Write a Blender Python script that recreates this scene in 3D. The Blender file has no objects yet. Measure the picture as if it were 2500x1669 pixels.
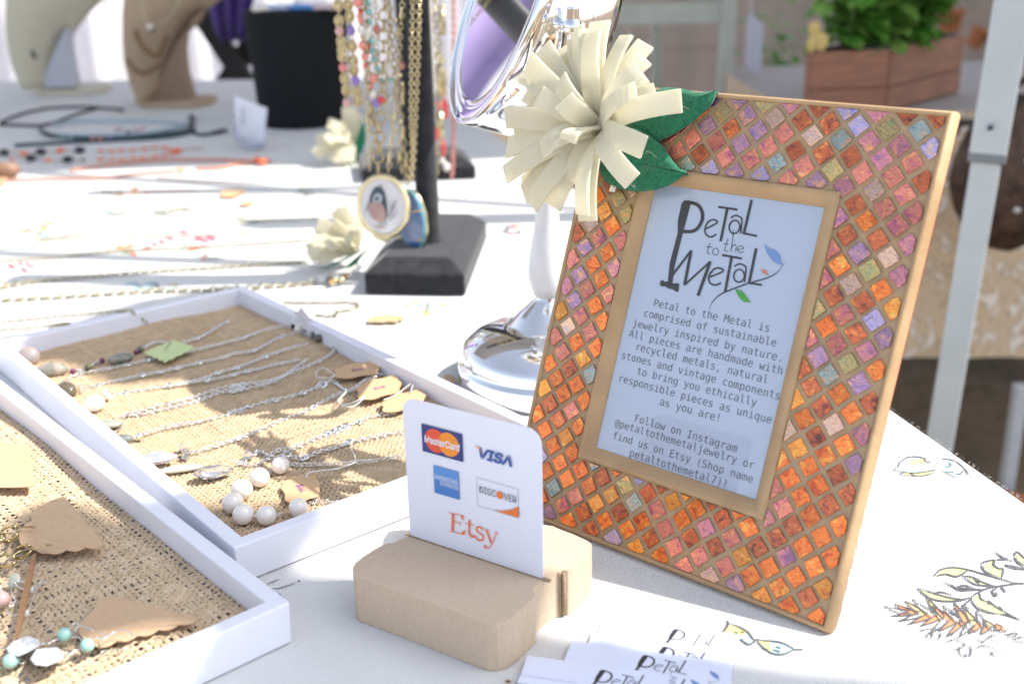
import bpy, math, random
import numpy as np
from mathutils import Vector, Matrix
random.seed(7)
S = bpy.context.scene
COL = S.collection
R = math.radians

# ------------------------------------------------------------------ camera
FPX, CX, CY, CAMZ = 2722.7, 1250.0, 834.5, 0.32374
PITCH, ROLL = 0.35082, -0.023873
fw = Vector((0, math.cos(PITCH), -math.sin(PITCH)))
_up = Vector((0, math.sin(PITCH), math.cos(PITCH)))
_rt = Vector((1, 0, 0))
rt = _rt*math.cos(ROLL) + _up*math.sin(ROLL)
up = -_rt*math.sin(ROLL) + _up*math.cos(ROLL)
CAM = Vector((0, 0, CAMZ))
cd = bpy.data.cameras.new("camera")
cam = bpy.data.objects.new("camera", cd); COL.objects.link(cam)
cam.matrix_world = Matrix(((rt.x, up.x, -fw.x, 0), (rt.y, up.y, -fw.y, 0), (rt.z, up.z, -fw.z, CAMZ), (0, 0, 0, 1)))
cd.sensor_width = 36.0; cd.lens = FPX/2500*36
cd.clip_start = 0.02; cd.clip_end = 200
cd.dof.use_dof = True; cd.dof.focus_distance = 0.64; cd.dof.aperture_fstop = 7.0
S.camera = cam

# ------------------------------------------------------------------ light
SUN_EL = 51.0
w = bpy.data.worlds.new("World"); S.world = w; w.use_nodes = True
nt = w.node_tree; bg = nt.nodes["Background"]
sky = nt.nodes.new("ShaderNodeTexSky"); sky.sky_type = 'NISHITA'; sky.sun_disc = False
sky.sun_elevation = R(SUN_EL); sky.sun_rotation = R(90); sky.air_density = 1.0; sky.dust_density = 1.5
hsv = nt.nodes.new("ShaderNodeHueSaturation"); hsv.inputs["Saturation"].default_value = .5
nt.links.new(sky.outputs[0], hsv.inputs["Color"]); nt.links.new(hsv.outputs[0], bg.inputs[0]); bg.inputs[1].default_value = 0.15
ld = bpy.data.lights.new("sun", 'SUN'); ld.energy = 3.6; ld.angle = R(0.53); ld.color = (1, .95, .87)
sun = bpy.data.objects.new("sun", ld); COL.objects.link(sun)
sun.rotation_euler = Vector((math.cos(R(SUN_EL)), 0, math.sin(R(SUN_EL)))).to_track_quat('Z', 'Y').to_euler()
sun.location = (3, 0, 3)
SK = 1/math.tan(R(SUN_EL))
S.view_settings.view_transform = 'Standard'; S.view_settings.look = 'None'
S.view_settings.exposure = 1.02; S.view_settings.gamma = 1.0; S.view_settings.use_curve_mapping = False
S.render.engine = 'CYCLES'
S.cycles.use_denoising = True
S.cycles.max_bounces = 8; S.cycles.transparent_max_bounces = 12
S.cycles.sample_clamp_indirect = 8.0; S.cycles.sample_clamp_direct = 0
S.cycles.caustics_reflective = False; S.cycles.caustics_refractive = False

# ------------------------------------------------------------------ placing
def ray(px, py): return rt*((px-CX)/FPX) - up*((py-CY)/FPX) + fw
def at(px, py, z=0.0):
    r = ray(px, py); return CAM + r*((z-CAMZ)/r.z)
def aty(px, py, y):
    r = ray(px, py); return CAM + r*(y/r.y)
def zm(ox, oy, s): return lambda x, y: (ox+x/s, oy+y/s)
def onp(px, py, o, n):
    r = ray(px, py); return CAM + r*(((o-CAM).dot(n))/r.dot(n))
def px_m(p): return (p-CAM).dot(fw)/FPX        # metres per photo pixel at p

# ------------------------------------------------------------------ materials
MATS = {}
def mat(name, col=(.8, .8, .8), rough=.6, metal=0.0, var=0.0, vscale=40.0, bump=0.0, bscale=200.0, col2=None, spec=.5,
        coat=0.0, trans=0.0, sheen=0.0, sss=0.0, ior=1.45, perobj=0.0, detail=4.0, alpha=1.0, thin=0, translucent=0.0, stretch=None):
    m = bpy.data.materials.new(name); m.use_nodes = True; t = m.node_tree; b = t.nodes["Principled BSDF"]
    N = t.nodes.new; L = t.links.new
    b.inputs["Base Color"].default_value = (*col, 1); b.inputs["Roughness"].default_value = rough
    b.inputs["Metallic"].default_value = metal; b.inputs["Specular IOR Level"].default_value = spec
    b.inputs["Coat Weight"].default_value = coat; b.inputs["Transmission Weight"].default_value = trans
    b.inputs["Sheen Weight"].default_value = sheen; b.inputs["IOR"].default_value = ior
    b.inputs["Subsurface Weight"].default_value = sss
    if sss: b.inputs["Subsurface Radius"].default_value = (.6, .5, .4); b.inputs["Subsurface Scale"].default_value = .004
    b.inputs["Alpha"].default_value = alpha
    if thin: b.inputs["Thin Film Thickness"].default_value = thin
    tc = N("ShaderNodeTexCoord"); vec = tc.outputs["Object"]
    if stretch:
        mp = N("ShaderNodeMapping"); mp.inputs["Scale"].default_value = stretch; L(vec, mp.inputs[0]); vec = mp.outputs[0]
    if var > 0 or col2:
        n = N("ShaderNodeTexNoise"); n.inputs["Scale"].default_value = vscale; n.inputs["Detail"].default_value = detail; L(vec, n.inputs["Vector"])
        mx = N("ShaderNodeMix"); mx.data_type = 'RGBA'
        c2 = col2 if col2 else tuple(max(0, c*(1-var)) for c in col)
        mx.inputs[6].default_value = (*col, 1); mx.inputs[7].default_value = (*c2, 1)
        cr = N("ShaderNodeMapRange"); cr.inputs[1].default_value = .35; cr.inputs[2].default_value = .65
        L(n.outputs[0], cr.inputs[0]); L(cr.outputs[0], mx.inputs[0]); out = mx.outputs[2]
        if perobj:
            oi = N("ShaderNodeObjectInfo"); hs = N("ShaderNodeHueSaturation")
            mr = N("ShaderNodeMapRange"); mr.inputs[3].default_value = 1-perobj; mr.inputs[4].default_value = 1+perobj
            L(oi.outputs["Random"], mr.inputs[0]); L(mr.outputs[0], hs.inputs["Value"]); L(out, hs.inputs["Color"]); out = hs.outputs[0]
        L(out, b.inputs["Base Color"])
    if bump > 0:
        n2 = N("ShaderNodeTexNoise"); n2.inputs["Scale"].default_value = bscale; n2.inputs["Detail"].default_value = 3; L(vec, n2.inputs["Vector"])
        bp = N("ShaderNodeBump"); bp.inputs["Strength"].default_value = bump; bp.inputs["Distance"].default_value = .001
        L(n2.outputs[0], bp.inputs["Height"]); L(bp.outputs[0], b.inputs["Normal"])
    if translucent > 0:
        tr = N("ShaderNodeBsdfTranslucent"); tr.inputs[0].default_value = (*col, 1)
        ms = N("ShaderNodeMixShader"); ms.inputs[0].default_value = translucent
        L(b.outputs[0], ms.inputs[1]); L(tr.outputs[0], ms.inputs[2]); L(ms.outputs[0], t.nodes["Material Output"].inputs[0])
    MATS[name] = m; return m

def m_cloth():
    m = bpy.data.materials.new("white_cloth"); m.use_nodes = True; t = m.node_tree; b = t.nodes["Principled BSDF"]; N = t.nodes.new; L = t.links.new
    b.inputs["Base Color"].default_value = (.79, .79, .78, 1); b.inputs["Roughness"].default_value = .9; b.inputs["Specular IOR Level"].default_value = .2
    tc = N("ShaderNodeTexCoord"); mp = N("ShaderNodeMapping"); mp.inputs["Rotation"].default_value = (0, 0, .35); L(tc.outputs["Object"], mp.inputs[0])
    w1 = N("ShaderNodeTexWave"); w1.inputs["Scale"].default_value = 260; w1.bands_direction = 'X'; w1.inputs["Distortion"].default_value = 1.2
    w2 = N("ShaderNodeTexWave"); w2.inputs["Scale"].default_value = 260; w2.bands_direction = 'Y'; w2.inputs["Distortion"].default_value = 1.2
    n = N("ShaderNodeTexNoise"); n.inputs["Scale"].default_value = 900
    n2 = N("ShaderNodeTexNoise"); n2.inputs["Scale"].default_value = 9
    for q in (w1, w2, n, n2): L(mp.outputs[0], q.inputs["Vector"])
    a = N("ShaderNodeMath"); a.operation = 'ADD'; L(w1.outputs["Fac"], a.inputs[0]); L(w2.outputs["Fac"], a.inputs[1])
    a2 = N("ShaderNodeMath"); a2.operation = 'ADD'; L(a.outputs[0], a2.inputs[0]); L(n.outputs[0], a2.inputs[1])
    bp = N("ShaderNodeBump"); bp.inputs["Strength"].default_value = .8; bp.inputs["Distance"].default_value = .0004; L(a2.outputs[0], bp.inputs["Height"])
    b2 = N("ShaderNodeBump"); b2.inputs["Strength"].default_value = .5; b2.inputs["Distance"].default_value = .01; L(n2.outputs[0], b2.inputs["Height"]); L(bp.outputs[0], b2.inputs["Normal"])
    L(b2.outputs[0], b.inputs["Normal"]); return m

def m_tile(name, ca, cb, cc):
    m = bpy.data.materials.new(name); m.use_nodes = True; t = m.node_tree; b = t.nodes["Principled BSDF"]; N = t.nodes.new; L = t.links.new
    tc = N("ShaderNodeTexCoord"); oi = N("ShaderNodeObjectInfo")
    ad = N("ShaderNodeVectorMath"); ad.operation = 'ADD'; sc = N("ShaderNodeVectorMath"); sc.operation = 'SCALE'; sc.inputs[3].default_value = 37.0
    cmb = N("ShaderNodeCombineXYZ"); L(oi.outputs["Random"], cmb.inputs[0]); L(oi.outputs["Random"], cmb.inputs[2]); L(cmb.outputs[0], sc.inputs[0])
    L(tc.outputs["Object"], ad.inputs[0]); L(sc.outputs[0], ad.inputs[1])
    n = N("ShaderNodeTexNoise"); n.inputs["Scale"].default_value = 120; n.inputs["Detail"].default_value = 5; n.inputs["Roughness"].default_value = .65; n.inputs["Distortion"].default_value = 1.5
    L(ad.outputs[0], n.inputs["Vector"])
    cr = N("ShaderNodeValToRGB"); e = cr.color_ramp.elements
    e[0].position = .36; e[0].color = (*cb, 1); e[1].position = .62; e[1].color = (*cc, 1); x = e.new(.47); x.color = (*ca, 1); x = e.new(.56); x.color = (*ca, 1)
    L(n.outputs[0], cr.inputs[0])
    n3 = N("ShaderNodeTexNoise"); n3.inputs["Scale"].default_value = 330; n3.inputs["Detail"].default_value = 3; n3.inputs["Distortion"].default_value = 2; L(ad.outputs[0], n3.inputs["Vector"])
    r3 = N("ShaderNodeMapRange"); r3.inputs[1].default_value = .30; r3.inputs[2].default_value = .40; r3.inputs[3].default_value = .45; r3.inputs[4].default_value = 1; L(n3.outputs[0], r3.inputs[0])
    mul = N("ShaderNodeMix"); mul.data_type = 'RGBA'; mul.blend_type = 'MULTIPLY'; mul.inputs[0].default_value = 1
    L(cr.outputs[0], mul.inputs[6]); L(r3.outputs[0], mul.inputs[7])
    hs = N("ShaderNodeHueSaturation"); mr = N("ShaderNodeMapRange"); mr.inputs[3].default_value = .75; mr.inputs[4].default_value = 1.2
    L(oi.outputs["Random"], mr.inputs[0]); L(mr.outputs[0], hs.inputs["Value"]); L(mul.outputs[2], hs.inputs["Color"])
    L(hs.outputs[0], b.inputs["Base Color"])
    b.inputs["Metallic"].default_value = .8; b.inputs["Roughness"].default_value = .27; b.inputs["Coat Weight"].default_value = .5; b.inputs["Coat Roughness"].default_value = .08
    tf = N("ShaderNodeMapRange"); tf.inputs[1].default_value = .3; tf.inputs[2].default_value = .7; tf.inputs[3].default_value = 330; tf.inputs[4].default_value = 560; L(n.outputs[0], tf.inputs[0]); L(tf.outputs[0], b.inputs["Thin Film Thickness"]); b.inputs["Thin Film IOR"].default_value = 1.45
    bp = N("ShaderNodeBump"); bp.inputs["Strength"].default_value = .55; bp.inputs["Distance"].default_value = .0012; L(n3.outputs[0], bp.inputs["Height"])
    L(bp.outputs[0], b.inputs["Normal"]); return m

CLOTH = m_cloth()
WPL = mat("white_plastic", (.77, .78, .86), .42, var=.03, vscale=30, bump=.06, bscale=60)
CARDW = mat("white_card", (.74, .75, .86), .35)
PAPER = mat("photo_paper", (.44, .51, .64), .12, coat=.5)
BIZ = mat("glossy_card", (.74, .78, .92), .3)
GOLD = mat("gold_paint", (.50, .33, .18), .62, .12, col2=(.43, .28, .15), vscale=45, bump=.5, bscale=180)
GROUT = mat("grout", (.48, .32, .18), .6, .1, col2=(.40, .28, .17), vscale=160, bump=.3, bscale=500)
MDF = mat("pressed_wood", (.58, .455, .335), .75, col2=(.535, .415, .30), vscale=420, bump=.12, bscale=700, detail=8)
MDFD = mat("cut_groove", (.36, .26, .16), .85, var=.3, vscale=500, bump=.4, bscale=900)
SILVER = mat("silver", (.90, .90, .90), .24, 1.0)
BRASS = mat("brass", (.68, .58, .36), .28, 1.0, col2=(.45, .36, .18), vscale=300)
GOLDM = mat("gold_chain", (.80, .68, .42), .25, 1.0)
CHROME = mat("chrome", (.85, .86, .88), .05, 1.0)
MIRR = mat("mirror_glass", (.93, .94, .95), .0, 1.0)
ENAMEL = mat("white_enamel", (.74, .77, .80), .25, coat=.5)
VELVET = mat("black_velvet", (.010, .010, .013), .95, col2=(.022, .022, .027), vscale=90, sheen=.22, bump=.3, bscale=900)
BLACKF = mat("black_fabric", (.006, .007, .010), .95, var=.3, vscale=80)
FELT = mat("cream_felt", (.90, .87, .74), .95, spec=.12, col2=(.88, .84, .68), vscale=90, bump=.5, bscale=1300, sheen=.2, translucent=.52, detail=6)
GFELT = mat("green_felt", (.035, .22, .115), 1.0, col2=(.02, .15, .08), vscale=420, bump=.7, bscale=1500, spec=.05, sheen=.3, detail=6)
BURLAP = mat("burlap", (.62, .47, .31), .9, col2=(.50, .37, .235), vscale=160, bump=.4, bscale=1500, detail=6)
BURLAPL = mat("burlap_loose", (.66, .51, .35), .9, col2=(.52, .39, .25), vscale=160, bump=.4, bscale=1500, detail=6)
KRAFT = mat("kraft_paper", (.58, .40, .25), .85, col2=(.53, .36, .22), vscale=260, bump=.08, bscale=900, detail=7)
KRAFTL = mat("kraft_tag", (.62, .41, .24), .85, col2=(.56, .37, .21), vscale=260)
PEARL = mat("pearl", (.86, .78, .70), .22, .0, col2=(.80, .76, .72), vscale=60, coat=.9, sss=.15, spec=.7)
MAUVE = mat("mauve_pearl", (.45, .30, .28), .2, coat=.9, spec=.7)
INK = mat("black_ink", (.035, .033, .04), .6)
TINK = mat("grey_ink", (.12, .12, .14), .7)
def flat(name, c, r=.5, **k): return mat(name, c, r, **k)
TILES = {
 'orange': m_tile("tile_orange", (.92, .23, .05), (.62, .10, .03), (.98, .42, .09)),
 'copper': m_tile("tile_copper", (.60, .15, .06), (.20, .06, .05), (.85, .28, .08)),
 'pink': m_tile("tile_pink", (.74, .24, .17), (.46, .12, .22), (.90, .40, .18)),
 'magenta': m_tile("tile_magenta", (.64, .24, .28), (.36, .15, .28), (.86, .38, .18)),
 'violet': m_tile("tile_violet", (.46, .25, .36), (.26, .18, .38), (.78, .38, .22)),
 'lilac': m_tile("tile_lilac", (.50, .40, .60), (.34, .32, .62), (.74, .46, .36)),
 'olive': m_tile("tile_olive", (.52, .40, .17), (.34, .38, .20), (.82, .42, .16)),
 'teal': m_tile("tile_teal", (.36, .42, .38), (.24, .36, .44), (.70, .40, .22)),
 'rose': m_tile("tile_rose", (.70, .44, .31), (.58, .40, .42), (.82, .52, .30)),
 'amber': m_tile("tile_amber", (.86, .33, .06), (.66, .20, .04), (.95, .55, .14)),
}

# ------------------------------------------------------------------ mesh helpers
class MB:
    def __init__(s): s.v = []; s.f = []; s.sm = []; s.mi = []
    def add(s, vs, fs, smooth=False, mi=0):
        o = len(s.v); s.v += [tuple(v) for v in vs]; s.f += [tuple(i+o for i in f) for f in fs]
        s.sm += [smooth]*len(fs); s.mi += [mi]*len(fs); return s
    def box(s, c, sz, X=None, Y=None, mi=0):
        c = Vector(c); X = Vector(X).normalized() if X is not None else Vector((1, 0, 0)); Y = Vector(Y).normalized() if Y is not None else Vector((0, 1, 0))
        Zv = X.cross(Y).normalized(); hx, hy, hz = sz[0]/2, sz[1]/2, sz[2]/2
        vs = [c+X*(a*hx)+Y*(b*hy)+Zv*(d*hz) for d in (-1, 1) for a, b in ((-1, -1), (1, -1), (1, 1), (-1, 1))]
        return s.add(vs, [(3, 2, 1, 0), (4, 5, 6, 7), (0, 1, 5, 4), (1, 2, 6, 5), (2, 3, 7, 6), (3, 0, 4, 7)], mi=mi)
    def prism(s, pts, o, X, Y, h, mi=0, smooth=False, cap=True):   # 2D outline in plane (o,X,Y), extruded by h along X x Y
        o = Vector(o); X = Vector(X); Y = Vector(Y); Zv = X.cross(Y).normalized(); n = len(pts)
        ar = sum(pts[i][0]*pts[(i+1) % n][1]-pts[(i+1) % n][0]*pts[i][1] for i in range(n))
        if ar < 0: pts = list(reversed(pts))
        vs = [o+X*p[0]+Y*p[1] for p in pts]; vs += [v+Zv*h for v in vs]
        s.add(vs, [(i, (i+1) % n, n+(i+1) % n, n+i) for i in range(n)], smooth, mi)
        if cap: s.add(vs, [tuple(range(n-1, -1, -1)), tuple(range(n, 2*n))], False, mi)
        return s
    def tube(s, path, r, n=6, closed=False, mi=0, caps=True):
        path = [Vector(p) for p in path]; m = len(path); rr = r if isinstance(r, (list, tuple)) else [r]*m
        vs = []; prev = None
        for i, p in enumerate(path):
            if closed: t = path[(i+1) % m]-path[i-1]
            else: t = path[min(i+1, m-1)]-path[max(i-1, 0)]
            t = t.normalized() if t.length > 1e-9 else Vector((0, 0, 1))
            if prev is None:
                a = Vector((0, 0, 1)) if abs(t.z) < .9 else Vector((1, 0, 0)); prev = (a-t*a.dot(t)).normalized()
            else:
                q = prev-t*prev.dot(t); prev = q.normalized() if q.length > 1e-6 else t.orthogonal().normalized()
            b = t.cross(prev)
            vs += [p+(prev*math.cos(2*math.pi*k/n)+b*math.sin(2*math.pi*k/n))*rr[i] for k in range(n)]
        fs = []
        for i in range(m if closed else m-1):
            j = (i+1) % m
            fs += [(i*n+k, i*n+(k+1) % n, j*n+(k+1) % n, j*n+k) for k in range(n)]
        if caps and not closed: fs += [tuple(range(n-1, -1, -1)), tuple(range((m-1)*n, m*n))]
        return s.add(vs, fs, True, mi)
    def lathe(s, prof, o, axis=(0, 0, 1), n=48, mi=0, smooth=True, cap=True):   # prof: (r, h)
        o = Vector(o); A = Vector(axis).normalized(); X = A.orthogonal().normalized(); Y = A.cross(X)
        vs = []; fs = []
        for r, h in prof: vs += [o+A*h+(X*math.cos(2*math.pi*k/n)+Y*math.sin(2*math.pi*k/n))*r for k in range(n)]
        for i in range(len(prof)-1): fs += [(i*n+k, i*n+(k+1) % n, (i+1)*n+(k+1) % n, (i+1)*n+k) for k in range(n)]
        s.add(vs, fs, smooth, mi)
        if cap: s.add(vs, [tuple(range(n-1, -1, -1)), tuple(range((len(prof)-1)*n, len(prof)*n))], False, mi)
        return s
    def ball(s, c, r, sc=(1, 1, 1), X=None, Y=None, nu=16, nv=10, mi=0, wob=0.0, smooth=True):
        c = Vector(c); X = Vector(X).normalized() if X is not None else Vector((1, 0, 0)); Y = Vector(Y).normalized() if Y is not None else Vector((0, 1, 0))
        Y = (Y-X*Y.dot(X)).normalized(); Zv = X.cross(Y); vs = []; ph = random.random()*6
        for i in range(nv+1):
            th = math.pi*i/nv
            for k in range(nu):
                a = 2*math.pi*k/nu; q = 1+wob*math.sin(2*a+ph)*math.sin(th)+wob*.6*math.sin(3*a+2*th+ph)*math.sin(th)
                vs.append(c+X*(r*sc[0]*math.sin(th)*math.cos(a)*q)+Y*(r*sc[1]*math.sin(th)*math.sin(a)*q)+Zv*(r*sc[2]*math.cos(th)*q))
        fs = [(i*nu+k, (i+1)*nu+k, (i+1)*nu+(k+1) % nu, i*nu+(k+1) % nu) for i in range(nv) for k in range(nu)]
        return s.add(vs, fs, smooth, mi)
    def build(s, name, m=None, parent=None, bevel=0, seg=2, sub=0, solid=0):
        me = bpy.data.meshes.new(name); o = bpy.data.objects.new(name, me)
        base = parent.get('_o', None) if parent else None
        if base is not None: off = Vector(base)
        elif parent: off = Vector((0, 0, 0))
        else:
            xs, ys, zs = zip(*s.v); off = Vector(((min(xs)+max(xs))/2, (min(ys)+max(ys))/2, min(zs))); o.location = off
        me.from_pydata([Vector(v)-off for v in s.v], [], s.f)
        ms = m if isinstance(m, (list, tuple)) else [m]
        for q in ms: me.materials.append(q)
        me.polygons.foreach_set("use_smooth", s.sm); me.polygons.foreach_set("material_index", s.mi); me.update()
        COL.objects.link(o)
        if parent: o.parent = parent
        if solid: md = o.modifiers.new("s", 'SOLIDIFY'); md.thickness = solid
        if bevel: md = o.modifiers.new("b", 'BEVEL'); md.width = bevel; md.segments = seg; md.limit_method = 'ANGLE'; md.angle_limit = R(35)
        if sub: md = o.modifiers.new("u", 'SUBSURF'); md.levels = sub; md.render_levels = sub
        return o
def tag(o, label=None, cat=None, group=None, kind=None):
    if label: o["label"] = label
    if cat: o["category"] = cat
    if group: o["group"] = group
    if kind: o["kind"] = kind
    return o
def thing(name, loc, label, cat, group=None):
    o = bpy.data.objects.new(name, None); o.empty_display_size = .01; COL.objects.link(o); o.location = loc
    o['_o'] = tuple(loc); return tag(o, label, cat, group)
def part(parent, name, m, mb, **k): return mb.build(name, m, parent, **k)
def sub(parent_part, name, m, mb, root, **k):
    o = mb.build(name, m, root, **k); o.parent = parent_part; return o

def curve(pts, n=8):      # Catmull-Rom through points
    P = [Vector(p) for p in pts]; P = [P[0]*2-P[1]]+P+[P[-1]*2-P[-2]]; out = []
    for i in range(1, len(P)-2):
        a, b, c, d = P[i-1:i+3]
        for k in range(n):
            t = k/n; out.append(.5*((2*b)+(c-a)*t+(2*a-5*b+4*c-d)*t*t+(-a+3*b-3*c+d)*t**3))
    out.append(P[-2]); return out
def resample(path, step):
    out = [path[0]]; acc = 0
    for a, b in zip(path, path[1:]):
        L = (b-a).length
        if L < 1e-9: continue
        d = step-acc
        while d <= L: out.append(a+(b-a)*(d/L)); d += step
        acc = (acc+L) % step if True else 0
        acc = L-(d-step)
    return out
def chain(mb, pts, ln=.0026, wd=.0018, wr=.00025, roll=.9, n=8, k=4, mi=0, flatness=.5):
    ps = resample(curve(pts, 10), ln*.78)
    for i in range(len(ps)-1):
        a, b = ps[i], ps[i+1]; t = (b-a).normalized(); c = (a+b)/2
        s1 = t.cross(Vector((0, 0, 1)));  s1 = s1.normalized() if s1.length > 1e-4 else Vector((1, 0, 0))
        s2 = s1.cross(t)
        an = (math.pi/2*(i % 2))*flatness*2+random.gauss(0, .25)*roll
        u = s1*math.cos(an)+s2*math.sin(an); vv = t.cross(u)
        ring = [c+t*(ln/2*math.cos(2*math.pi*q/n))+u*(wd/2*math.sin(2*math.pi*q/n)) for q in range(n)]
        vs = []
        for q in range(n):
            rad = (ring[q]-c).normalized()
            vs += [ring[q]+(rad*math.cos(2*math.pi*j/k)+vv*math.sin(2*math.pi*j/k))*wr for j in range(k)]
        fs = [(q*k+j, q*k+(j+1) % k, ((q+1) % n)*k+(j+1) % k, ((q+1) % n)*k+j) for q in range(n) for j in range(k)]
        mb.add(vs, fs, True, mi)
    return mb
def ribbon(mb, pts, wid, o, X, Y, n, h=0.0, mi=0, taper=False):   # flat 2D stroke in plane
    P = [Vector((p[0], p[1])) for p in pts]; m = len(P); L = []; Rr = []
    for i, p in enumerate(P):
        t = (P[min(i+1, m-1)]-P[max(i-1, 0)]); t = t.normalized() if t.length > 1e-9 else Vector((1, 0))
        q = Vector((-t.y, t.x)); ww = wid[i] if isinstance(wid, (list, tuple)) else wid
        if taper: ww = wid*max(.12, math.sin(math.pi*(i+.3)/(m-.4)))
        if 0 < i < m-1:
            a = (P[i]-P[i-1]).normalized(); cs = max(.5, abs(a.dot(t))); ww = ww/cs
        L.append(p+q*ww/2); Rr.append(p-q*ww/2)
    f = lambda p: o+X*p.x+Y*p.y+n*h
    vs = [f(p) for p in L]+[f(p) for p in Rr]
    return mb.add(vs, [(m+i, m+i+1, i+1, i) for i in range(m-1)], False, mi)
def sc2(pts, n=6):
    return [(v.x, v.y) for v in curve([(p[0], p[1], 0) for p in pts], n)]
def ell(cx, cy, rx, ry, rot=0, n=20):
    c, s_ = math.cos(rot), math.sin(rot)
    return [(cx+rx*math.cos(2*math.pi*k/n)*c-ry*math.sin(2*math.pi*k/n)*s_, cy+rx*math.cos(2*math.pi*k/n)*s_+ry*math.sin(2*math.pi*k/n)*c) for k in range(n+1)]

# ------------------------------------------------------------------ text
import os
FONTS = {}
def font(key, fn):
    if key not in FONTS:
        f = None
        try: f = bpy.data.fonts.load(os.path.join(bpy.utils.system_resource('DATAFILES'), "fonts", fn))
        except Exception: f = None
        FONTS[key] = f
    return FONTS[key]
MONO = font('mono', 'DejaVuSansMono.woff2'); INTER = font('inter', 'Inter.woff2')
def text_into(mb, s, fnt, size, o, X, Y, n, h, mi=0, align='CENTER', sx=1.0, shear=0.0, bold=0.0, space=1.0):
    cu = bpy.data.curves.new("txt", 'FONT'); cu.body = s; cu.size = size; cu.align_x = align; cu.shear = shear; cu.resolution_u = 3
    cu.space_character = space
    if fnt: cu.font = fnt
    if bold: cu.offset = bold
    ob = bpy.data.objects.new("txt", cu); COL.objects.link(ob)
    dg = bpy.context.evaluated_depsgraph_get(); me = ob.evaluated_get(dg).to_mesh()
    vs = [o+X*(v.co.x*sx)+Y*v.co.y+n*h for v in me.vertices]; fs = [tuple(p.vertices) for p in me.polygons]
    mb.add(vs, fs, False, mi); ob.evaluated_get(dg).to_mesh_clear()
    bpy.data.objects.remove(ob); bpy.data.curves.remove(cu); return mb

def text_box(mb, s, fnt, bl, tr_, P, n, h, mi=0, bold=0.0, shear=0.0, space=1.0):
    # fits the word into the 2D box bl..tr_; P maps (u, v) to a point
    t = MB(); text_into(t, s, fnt, 1.0, Vector((0, 0, 0)), Vector((1, 0, 0)), Vector((0, 1, 0)), Vector((0, 0, 1)), 0, align='LEFT', bold=bold, shear=shear, space=space)
    xs = [v[0] for v in t.v]; ys = [v[1] for v in t.v]; x0, x1, y0, y1 = min(xs), max(xs), min(ys), max(ys)
    mb.add([P(bl[0]+(v[0]-x0)/(x1-x0)*(tr_[0]-bl[0]), bl[1]+(v[1]-y0)/(y1-y0)*(tr_[1]-bl[1]))+n*h for v in t.v], t.f, False, mi)
# logo strokes, in photo zoom pixels (x right, y down)
LOGO_POLY = [
 [(598,186),(578,208),(553,325),(553,400),(500,600),(486,732),(516,742),(531,625),(586,402),(606,332),(636,215),(622,192)],
 [(440,716),(456,713),(466,724),(490,721),(520,734),(536,736),(546,731),(563,740),(556,790),(536,788),(528,776),(492,768),(466,752),(450,756),(434,742)]]
LOGO_STROKE = [
 (sc2([(612,196),(680,215),(713,262),(712,320),(680,374),(640,392),(588,392)]), 22),
 (sc2([(740,374),(812,334),(792,314),(757,326),(733,366),(737,408),(770,428),(808,410)], 5), 10),
 ([(820,230),(947,248)], 14), ([(880,238),(835,457)], 17),
 (ell(927,362,35,44,.15), 10), (sc2([(903,302),(933,286),(962,296),(976,318),(968,406)]), 10),
 ([(1040,184),(988,410)], 17), ([(980,402),(1076,422)], 13),
 (sc2([(765,468),(748,530),(768,541)]), 4), ([(740,490),(782,496)], 4), (ell(802,525,19,22), 4),
 (sc2([(884,440),(862,512),(884,523)]), 4), ([(856,474),(888,478)], 4), ([(923,382),(903,526)], 4), (sc2([(908,496),(925,478),(939,492),(932,527)]), 4),
 (sc2([(948,512),(986,504),(972,486),(951,498),(948,520),(968,532),(988,523)]), 4),
 ([(508,692),(641,518)], 14), ([(641,518),(597,745)], 19), ([(597,745),(767,590)], 12), ([(767,590),(686,815)], 20),
 (sc2([(765,692),(850,655),(832,634),(792,640),(758,688),(765,730),(800,745),(840,730)], 5), 11),
 ([(846,547),(977,571)], 14), ([(908,560),(865,790)], 17),
 (ell(957,684,35,42,.15), 10), (sc2([(925,622),(958,606),(990,616),(1003,640),(992,727)]), 10),
 ([(1070,503),(1022,738)], 18), ([(1014,730),(1107,745)], 13)]
LOGO_BRANCH = (sc2([(760,905),(785,852),(830,810),(880,785),(1000,740),(1150,695),(1215,655),(1257,598)], 6), 9)
LOGO_LEAF = [([(1125,473),(1150,499),(1195,516),(1225,545),(1242,618),(1180,586),(1140,530)], 1), ([(1098,637),(1136,648),(1152,683),(1118,668)], 2), ([(930,770),(975,782),(1000,812),(1032,860),(984,855),(953,820)], 3)]
LOGO_MATS = [INK, flat("leaf_blue", (.16, .28, .55)), flat("leaf_rust", (.62, .20, .10)), flat("leaf_green", (.05, .33, .03))]
def logo(mb, T, k):     # T maps a logo point to a Vector in the plane; k metres per logo px; adds flat print
    for i, pl in enumerate(LOGO_POLY): vs = [T(*p, i*.00002) for p in pl]; mb.add(vs, [tuple(range(len(vs)-1, -1, -1))], mi=0)
    for i, (st, wd) in enumerate(LOGO_STROKE+[LOGO_BRANCH]):
        P = [Vector(p) for p in st]; m = len(P); vs = []
        for j, p in enumerate(P):
            t = (P[min(j+1, m-1)]-P[max(j-1, 0)]).normalized(); q = Vector((-t.y, t.x))
            ww = wd*(max(.25, math.sin(math.pi*(j+.5)/m)) if i == len(LOGO_STROKE) else 1)
            vs += [T(*(p+q*ww/2), .00005+i*.000002), T(*(p-q*ww/2), .00005+i*.000002)]
        mb.add(vs, [(2*j, 2*j+2, 2*j+3, 2*j+1) for j in range(m-1)], mi=0)
    for pl, c in LOGO_LEAF: vs = [T(*p, .0001) for p in pl]; mb.add(vs, [tuple(range(len(vs)-1, -1, -1))], mi=c)
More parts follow.
